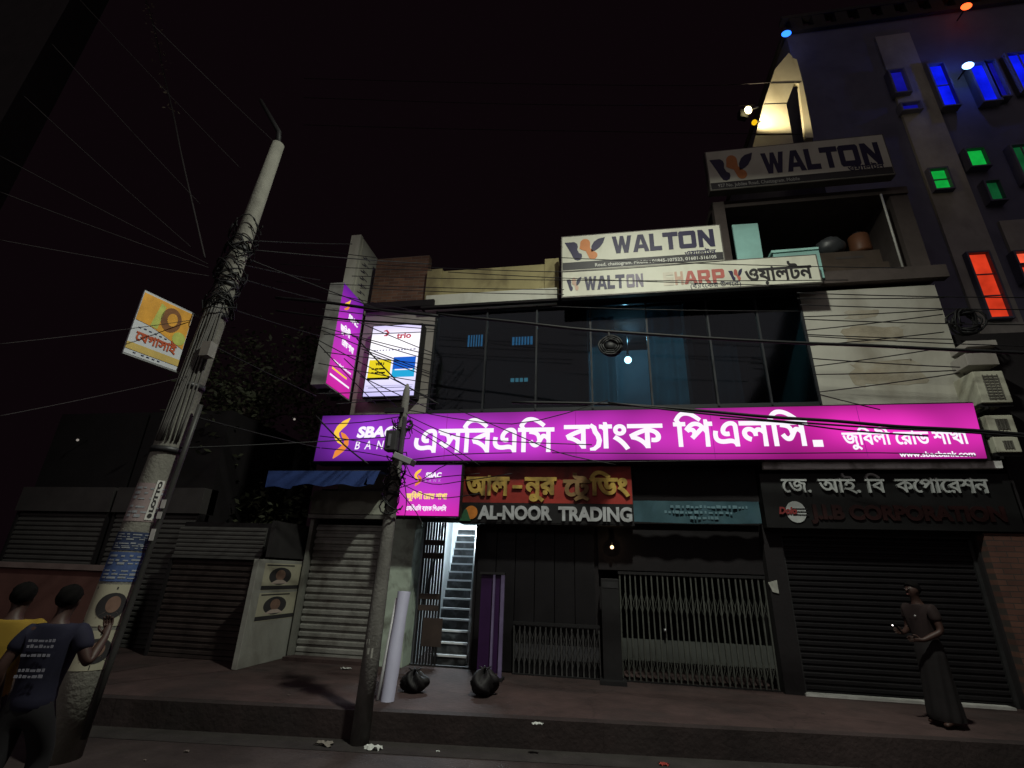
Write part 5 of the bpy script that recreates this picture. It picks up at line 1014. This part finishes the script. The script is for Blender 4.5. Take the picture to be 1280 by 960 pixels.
def person(label, loc, rotz, arms, legs, lean=.0, shirt=None, lower=None, trouser=True, headturn=0):
    """joints in the figure's own space, facing -Y; arms/legs give elbow, wrist, hand direction, thumb direction / knee, ankle"""
    p_ = thing('person', label, 'person', loc); M_ = Matrix.Translation(loc) @ Matrix.Rotation(rotz, 4, 'Z'); L_ = lambda y, z: y-lean*(z-.9)
    J = {'pelvis': (0, 0, .93, (.125, .095)), 'belly': (0, L_(0, 1.08), 1.08, (.135, .1)), 'chest': (0, L_(.01, 1.27), 1.27, (.155, .105)), 'neckb': (0, L_(.015, 1.41), 1.41, (.08, .07)), 'neck': (0, L_(0, 1.47), 1.47, .053),
         'jaw': (0, L_(-.02, 1.525), 1.525, (.062, .075)), 'head': (0, L_(-.012, 1.60), 1.60, (.076, .094)), 'crown': (0, L_(.0, 1.665), 1.665, (.06, .075))}
    E = [('pelvis', 'belly'), ('belly', 'chest'), ('chest', 'neckb'), ('neckb', 'neck'), ('neck', 'jaw'), ('jaw', 'head'), ('head', 'crown')]
    J['nose'] = (0, L_(-.118, 1.575), 1.575, .013); J['nosetop'] = (0, L_(-.092, 1.60), 1.60, .016); E += [('head', 'nosetop'), ('nosetop', 'nose')]
    for s, sx in (('r', -1), ('l', 1)):
        J['ear'+s] = (sx*.082, L_(.0, 1.59), 1.59, (.012, .024)); E.append(('head', 'ear'+s))
        el, wr, fw_, lt__ = arms[s]; J['sho'+s] = (sx*.175, L_(.01, 1.375), 1.375, .062); J['elb'+s] = (*el, .042); J['wrist'+s] = (*wr, .028)
        J['fore'+s] = (*(Vector(el)*.7+Vector(wr)*.3), .042)
        E += [('chest', 'sho'+s), ('sho'+s, 'elb'+s), ('elb'+s, 'fore'+s), ('fore'+s, 'wrist'+s)]; hand(J, E, s, wr, None, fw_, lt__)
        kn, an = legs[s]; J['hip'+s] = (sx*.088, 0, .79, .088); J['knee'+s] = (*kn, .056); J['calf'+s] = (*(Vector(kn)*.65+Vector(an)*.35+Vector((0, .012, 0))), .055); J['ankle'+s] = (*an, .038); J['toe'+s] = (an[0]*1.08, an[1]-.16, an[2]-.055, (.04, .025)); J['heel'+s] = (an[0], an[1]+.045, an[2]-.045, .032)
        E += [('pelvis', 'hip'+s), ('hip'+s, 'knee'+s), ('knee'+s, 'calf'+s), ('calf'+s, 'ankle'+s), ('ankle'+s, 'toe'+s), ('ankle'+s, 'heel'+s)]
    skin('body', J, E, SKIN, p_, 'pelvis', 2, M_)
    def up(n, g): 
        r_ = J[n][3]; return (*J[n][:3], tuple(x+g for x in r_) if isinstance(r_, tuple) else r_+g)
    if shirt:
        K = {n: up(n, .034) for n in ('belly', 'chest', 'shor', 'shol')}; K['neckb'] = (*J['neckb'][:3], (.108, .098)); K['hem'] = (0, 0, .77, (.185, .155)); EE = [('hem', 'belly'), ('belly', 'chest'), ('chest', 'neckb')]
        for s in 'rl': K['slv'+s] = (*(Vector(J['sho'+s][:3])*.35+Vector(J['elb'+s][:3])*.65), .066); EE += [('chest', 'sho'+s), ('sho'+s, 'slv'+s)]
        skin('shirt', K, EE, shirt, p_, 'belly', 2, M_)
    if trouser:
        K = {'pelvis': up('pelvis', .03), 'waist': (0, 0, 1.03, (.14, .112))}; EE = [('pelvis', 'waist')]
        for s in 'rl': 
            for n in ('hip', 'knee', 'calf'): K[n+s] = up(n+s, .024)
            K['cuff'+s] = (*(Vector(J['ankle'+s][:3])+Vector((0, 0, .05))), .062); EE += [('pelvis', 'hip'+s), ('hip'+s, 'knee'+s), ('knee'+s, 'calf'+s), ('calf'+s, 'cuff'+s)]
        skin('trousers', K, EE, lower, p_, 'pelvis', 2, M_)
    else:
        mb = MB(); prof = ((1.0, .15, .115), (.85, .175, .145), (.6, .175, .15), (.35, .18, .165), (.12, .19, .185), (.08, .188, .18))
        def f(u, v):
            i = min(int(v*5), 4); t_ = v*5-i; a, b = prof[i], prof[i+1]; z, rx, ry = (a[j]*(1-t_)+b[j]*t_ for j in range(3)); th = 2*math.pi*u; k = 1+(.05*math.sin(9*th+v*3)+.03*math.sin(5*th))*min(1, v*1.5)
            return tuple(M_ @ Vector((rx*k*math.cos(th), ry*k*math.sin(th)+.02*v, z)))
        mb.grid(f, 72, 20); mb.build('wrap_skirt', lower, p_)
    hd = Vector(J['head'][:3]); mb = MB()
    def hr_(u, v):
        th = 2*math.pi*u; front = max(0, -math.sin(th)); back = max(0, math.sin(th)); ph = v*(1.78-.78*front**.8+.62*back**.7); w__ = 1+.025*math.sin(17*th+9*v)+.03*math.sin(5*th+13*v)+.02*math.sin(31*th-17*v)
        return tuple(M_ @ (hd+Vector((.083*w__*math.sin(ph)*math.cos(th), .102*w__*math.sin(ph)*math.sin(th)+.009, .012+.096*w__*math.cos(ph)))))
    mb.grid(hr_, 40, 12); mb.build('hair', HAIR, p_)
    ey = MB()
    for sx in (-1, 1): ey.ball(M_ @ (hd+Vector((sx*.030, -.079, .006))), .0105, 10, 8)
    ey.build('eyes', mat('eye', (.09, .08, .075), .3), p_); 
    br = MB()
    for sx in (-1, 1): br.tube([M_ @ (hd+Vector((sx*.015, -.093, .030))), M_ @ (hd+Vector((sx*.034, -.092, .035))), M_ @ (hd+Vector((sx*.052, -.078, .029)))], [.004, .005, .003], 6)
    br.build('eyebrows', HAIR, p_); MB().tube([M_ @ (hd+Vector((-.022, -.088, -.064))), M_ @ (hd+Vector((0, -.098, -.062))), M_ @ (hd+Vector((.022, -.088, -.064)))], [.003, .007, .003], 8).build('mouth', mat('lips', (.14, .05, .045), .5), p_)
    return p_, M_, J
stand = {'r': ((-.10, -.01, .49), (-.105, .02, .095)), 'l': ((.10, -.02, .49), (.11, .0, .095))}
# man at right, phone in hand, facing left along the pavement
pr_, MR, JR = person('person in dark clothes with a long wrapped skirt holding a lit phone, at right', (4.28, 8.1, .3), R(-72),
    {'r': ((-.235, .0, 1.10), (-.12, -.22, 1.04), (.35, -.8, .25), (0, 0, 1)), 'l': ((.235, .01, 1.10), (.14, -.21, .98), (-.75, -.5, .1), (0, -.2, 1))}, stand, .03, mat('dark_maroon_shirt', (.014, .007, .007), .85, var=.2), mat('dark_check_skirt', (.008, .006, .007), .85, var=.4, scale=6), False)
ph = MR @ Vector((-.095, -.315, 1.085)); phn = thing('mobile_phone', 'small phone with a lit screen held by the person at right', 'phone', tuple(ph))
Mp = MR @ Matrix.Translation((-.095, -.315, 1.085)) @ Matrix.Rotation(R(35), 4, 'X') @ Matrix.Rotation(R(25), 4, 'Z')
def pbox(x0, x1, y0, y1, z0, z1): b = MB().box(x0, x1, y0, y1, z0, z1); b.v = [tuple(Mp @ Vector(v)) for v in b.v]; return b
pbox(-.036, .036, -.005, .004, -.05, .09).build('case', BLACKM, phn); pbox(-.032, .032, .0045, .006, -.045, .085).build('screen', emit('phone_screen', (.7, .75, .85), .6), phn); pbox(-.02, -.005, -.0075, -.0055, .065, .08).build('flash_lamp', emit('phone_flash', (1, .95, .9), 4, False), phn)
MB().ball(MR @ Vector((.04, -.128, 1.27)), .014, 8, 6).build('badge', mat('shiny_badge', (.6, .6, .6), .2, .6), pr_)
walk = {'r': ((-.10, -.16, .50), (-.105, -.12, .10)), 'l': ((.10, .02, .49), (.11, .25, .14))}
walk2 = {'r': ((-.10, .0, .49), (-.105, .22, .14)), 'l': ((.10, -.15, .50), (.11, -.14, .10))}
NV = mat('navy_tshirt', (.007, .007, .02), .85, var=.2); YL = mat('yellow_tshirt', (.2, .125, .012), .85, var=.2)
pn, MN, JN = person('person in a navy T-shirt with a pale printed back walking away, arm raised', (-4.30, 3.7, 0), R(200),
    {'r': ((-.31, .02, 1.13), (-.30, -.16, 1.32), (.3, -.4, .9), (1, 0, .3)), 'l': ((.25, .06, 1.11), (.25, -.03, .87), (0, -.25, -1), (0, -1, 0))}, walk, .06, NV, mat('black_trousers', (.008, .0075, .009), .85))
pm = MB(); rnd = random.Random(8)
for i, z in enumerate((1.30, 1.26, 1.20, 1.10, 1.06)):
    x = -.09
    while x < .09: wd = rnd.uniform(.012, .035); pm.obox(MN @ Vector((x, .135-.05*(z-.9), z)), MN.to_3x3() @ Vector((wd, 0, 0)), MN.to_3x3() @ Vector((0, .004, 0)), MN.to_3x3() @ Vector((0, 0, rnd.uniform(.012, .022)))); x += wd+.01
pm.build('back_print', mat('pale_shirt_print', (.2, .2, .24), .8), pn)
py_, MY, JY_ = person('person in a yellow T-shirt at the left edge beside the one in navy', (-4.82, 3.75, 0), R(212),
    {'r': ((-.33, -.06, 1.12), (-.22, -.26, 1.02), (.5, -.8, 0), (0, 0, 1)), 'l': ((.30, .10, 1.12), (.32, .0, .89), (0, -.3, -1), (0, -1, 0))}, walk2, .08, YL, mat('dark_jeans', (.009, .009, .013), .85))

for (x, y, Y_), lab in (((97, 550, 9.4), 'faint pale lamp glimmering in the dark left of the thick pole'), ((368, 524, 10.5), 'faint pale lamp glimmering in the dark before the tree')):
    e = AT3(x, y, Y_); g = thing('small_lamp', lab, 'lamp', e); MB().ball(e, .028, 10, 8).build('bulb', emit('faint_lamp_glow', lin(190, 180, 170), .5, False), g); MB().tube([(e[0], e[1], e[2]+.04), (e[0]-.2, e[1]+.6, e[2]+.1)], .012, 6).build('bracket', BLACKM, g)

rnd = random.Random(77)
for i in range(14): x, y = rnd.uniform(150, 1250), rnd.uniform(862, 955); z = .3 if y < 885+.03*(x-400) else 0; litter('tiny dull scrap of rubbish on the dim ground', *G3(x, y, z+.002), rnd.uniform(.03, .07), 40+i, mat('dull_scrap', (.16, .13, .12), .9, var=.5, scale=12))

# ------------------------------------------------------------------ overhead cables
def smooth(pts, n=6):
    out = []; P = [Vector(p) for p in pts]
    for i in range(len(P)-1):
        a, b, c, d_ = P[max(i-1, 0)], P[i], P[i+1], P[min(i+2, len(P)-1)]
        for k in range(n):
            t_ = k/n; out.append(.5*((2*b)+(c-a)*t_+(2*a-5*b+4*c-d_)*t_*t_+(3*b-a-3*c+d_)*t_**3))
    return out+[P[-1]]
def cable(pix, Ys, r, label, group, m_=RUBBER, sag=0):
    n = len(pix); Ys = Ys if isinstance(Ys, (list, tuple)) else [Ys]*n
    if len(Ys) == 2 and n > 2: Ys = [Ys[0]+(Ys[1]-Ys[0])*i/(n-1) for i in range(n)]
    pts = [AT3(x, y, Y_) for (x, y), Y_ in zip(pix, Ys)]
    if n == 2: 
        a, b = Vector(pts[0]), Vector(pts[1]); s_ = sag or (b-a).length*.006
        pts = [a+(b-a)*t_/6-Vector((0, 0, 4*s_*(t_/6)*(1-t_/6))) for t_ in range(7)]
    return one(MB().tube(smooth(pts, 4), r, 6), 'overhead_cable', m_, label, 'cable', group)
gA = 'thick cable bundles across the front'
cable([(548, 393), (640, 402), (720, 411), (799, 417), (909, 424), (1007, 429), (1088, 432), (1186, 437), (1300, 442)], 7.6, .026, 'thick black cable bundle crossing the glass and the pale wall', gA)
cable([(640, 503), (760, 505), (860, 512), (960, 521), (1040, 526), (1121, 533), (1217, 538), (1310, 546)], 7.4, .024, 'thick black bundle crossing the right half of the lit sign', gA)
cable([(760, 503), (860, 515), (960, 525), (1012, 529), (1100, 535), (1217, 541), (1310, 549)], 7.35, .014, 'thinner cable hugging the bundle over the right half of lit sign', gA)
cable([(900, 523), (980, 528), (1060, 538), (1160, 545)], 7.4, .012, 'slack cable loop over the small white lettering of lit sign', gA)
cable([(345, 372), (408, 378), (480, 388), (548, 395)], 7.6, .03, 'thick dark cable bundle above the white advert board', gA)
cable([(345, 388), (430, 399), (500, 404), (545, 407)], 7.5, .018, 'second dark bundle along the top of white advert board', gA)
gB = 'thin wires across the pale wall at right'
for a, b in (((996, 366), (1300, 372)), ((996, 373), (1180, 372)), ((1000, 381), (1300, 387)), ((1003, 396), (1178, 387)), ((1004, 399), (1300, 406)), ((1006, 413), (1178, 393)), ((1008, 418), (1190, 424)), ((1010, 420), (1290, 433)), ((1012, 432), (1180, 415)), ((1015, 448), (1200, 459)), ((1016, 458), (1165, 437)), ((1017, 468), (1195, 463)), ((1024, 490), (1200, 466)), ((1024, 493), (1100, 512))):
    cable([a, b], 8.2, .009, 'thin black wire strung in front of the pale stained wall', gB)
gC = 'thin wires fanning over the advert board'
for a, b in (((400, 408), (548, 446)), ((400, 412), (545, 468)), ((396, 424), (543, 500)), ((440, 420), (545, 452)), ((405, 440), (545, 456)), ((440, 399), (548, 444)), ((398, 430), (470, 505)), ((452, 436), (545, 470)), ((455, 440), (545, 474)), ((400, 398), (548, 412)), ((398, 454), (545, 480)), ((395, 492), (545, 486)), ((420, 505), (545, 492)), ((405, 418), (548, 414)), ((402, 386), (548, 402)), ((450, 470), (540, 512)), ((430, 448), (500, 512)), ((440, 500), (535, 497)), ((500, 505), (545, 504))):
    cable([a, b], [6.9, 8.6], .0085, 'thin black wire fanning over the white advert board', gC)
cable([(446, 423), (490, 470), (500, 478), (548, 505)], 6.9, .013, 'heavier black wire sloping across white advert board to slim pole', 'heavier single wires')
gD = 'thin wires across the left half of the lit sign'
cable([(395, 520), (430, 556), (460, 580)], 6.9, .013, 'heavier black wire sloping down across the emblem of lit sign', 'heavier single wires')
for pix in ([(572, 512), (640, 541), (700, 566), (770, 581)], [(512, 528), (560, 556), (600, 582)], [(510, 532), (545, 553), (585, 580)], [(400, 545), (450, 552), (498, 566)], [(402, 560), (450, 565), (498, 574)], [(400, 530), (450, 528), (505, 520)], [(510, 520), (570, 545), (640, 552), (740, 556)], [(510, 575), (575, 568), (640, 566)], [(505, 580), (580, 577), (700, 578), (950, 575)], [(507, 512), (640, 530), (760, 500)], [(690, 566), (900, 567), (1100, 566), (1220, 570)]):
    cable(pix, 7.1, .0075, 'thin black wire strung across the lit magenta sign', gD)
gE = 'thin wires across the small square sign'
for pix in ([(500, 560), (520, 600), (560, 580), (610, 578)], [(500, 590), (540, 605), (580, 601), (640, 592)], [(499, 610), (540, 598), (600, 592)], [(498, 612), (520, 640), (530, 660)], [(500, 604), (545, 622), (600, 617)], [(500, 575), (508, 620), (505, 650)]):
    cable(pix, 7.2, .007, 'thin black wire looping before the small square sign', gE)
gF = 'thin wires across the roof edge boards'
for a, b in (((345, 352), (705, 362)), ((350, 330), (540, 338)), ((380, 310), (470, 322)), ((440, 345), (1060, 350)), ((560, 340), (1030, 358)), ((460, 330), (705, 340)), ((700, 322), (1130, 335)), ((705, 340), (905, 326)), ((450, 360), (705, 368)), ((400, 364), (540, 392)), ((690, 383), (1000, 389))):
    cable([a, b], 8.0, .0075, 'thin black wire strung before the roof edge boards', gF)
GREYW = mat('grey_wire', (.018, .015, .016), .8)
for pix, lab in (([(380, 98), (620, 104), (860, 107), (965, 103)], 'upper pale wire high across the black sky'), ([(380, 122), (640, 130), (900, 132), (945, 130)], 'middle pale wire high across the black sky'), ([(380, 156), (560, 161), (800, 165), (1000, 168)], 'lower pale wire high across the black sky')):
    cable(pix, 9.6, .009, lab, 'wires high in the sky', GREYW)
gG = 'wires fanning down to the thick pole from upper left'
for a, b in (((65, 55), (250, 255)), ((100, 0), (300, 210)), ((0, 195), (260, 330)), ((0, 300), (262, 345)), ((30, 120), (240, 310)), ((190, 30), (340, 175)), ((0, 240), (262, 335)), ((0, 520), (235, 470)), ((0, 430), (240, 400))):
    cable([a, b], [3.2, 5.05], .0045, 'faint wire fanning down to the thick pole from upper left', gG, GREYW)
hv = thing('hanging_vine', 'thin straggly vine covered wire drooping at the upper left', 'vine', AT3(195, 30, 5.5)); vp = smooth([AT3(x, y, 5.0) for x, y in ((175, -20), (190, 25), (203, 85), (216, 140), (228, 200), (244, 270), (256, 322))], 6); MB().tube(vp, .012, 6).build('wire', GREYW, hv)
rnd = random.Random(31); lf = MB()
for i in range(150):
    t_ = rnd.random()**2; c = vp[int(t_*(len(vp)*.5))]+Vector((rnd.gauss(0, .06), rnd.gauss(0, .06), rnd.gauss(0, .07))); a = Vector((rnd.uniform(-1, 1), rnd.uniform(-1, 1), rnd.uniform(-1, 1))).normalized()*.03; b = a.cross(Vector((rnd.uniform(-1, 1), 1, .3))).normalized()*.014; lf.add([c-a, c+b, c+a, c-b], [(0, 1, 2, 3)])
lf.build('leaves', mat('dry_leaves', (.12, .1, .07), .8, var=.4), hv)
gH = 'wires running right from the thick pole'
for a, b in (((300, 300), (440, 305)), ((296, 318), (470, 385)), ((300, 330), (400, 350)), ((262, 430), (395, 495)), ((290, 345), (400, 375)), ((290, 310), (540, 330)), ((270, 380), (400, 420)), ((240, 520), (400, 560)), ((225, 560), (500, 545))):
    cable([a, b], [5.2, 7.4], .009, 'thin black wire running right from the thick pole', gH)
cc = thing('cable_coil', 'round black coil of spare cable hung on wires before the glass', 'cable coil', AT3(764, 431, 7.6)); cx, cy, cz = AT3(763, 432, 7.6); m = MB(); rnd = random.Random(2)
for i in range(9): r_ = .10+.012*i; m.tube([(cx+r_*math.cos(k*2*math.pi/20), cy+.03*math.sin(i*2.1+k*.6), cz+r_*.95*math.sin(k*2*math.pi/20)) for k in range(21)], .016, 6)
m.build('loop', RUBBER, cc); MB().tube([(cx-.02, cy, cz+.3), (cx, cy, cz-.05)], .02, 6).build('tie', RUBBER, cc); MB().ball((cx, cy, cz-.02), (.1, .06, .09), 10, 8, .1, rnd).build('clump', RUBBER, cc)
bpy.context.view_layer.update()
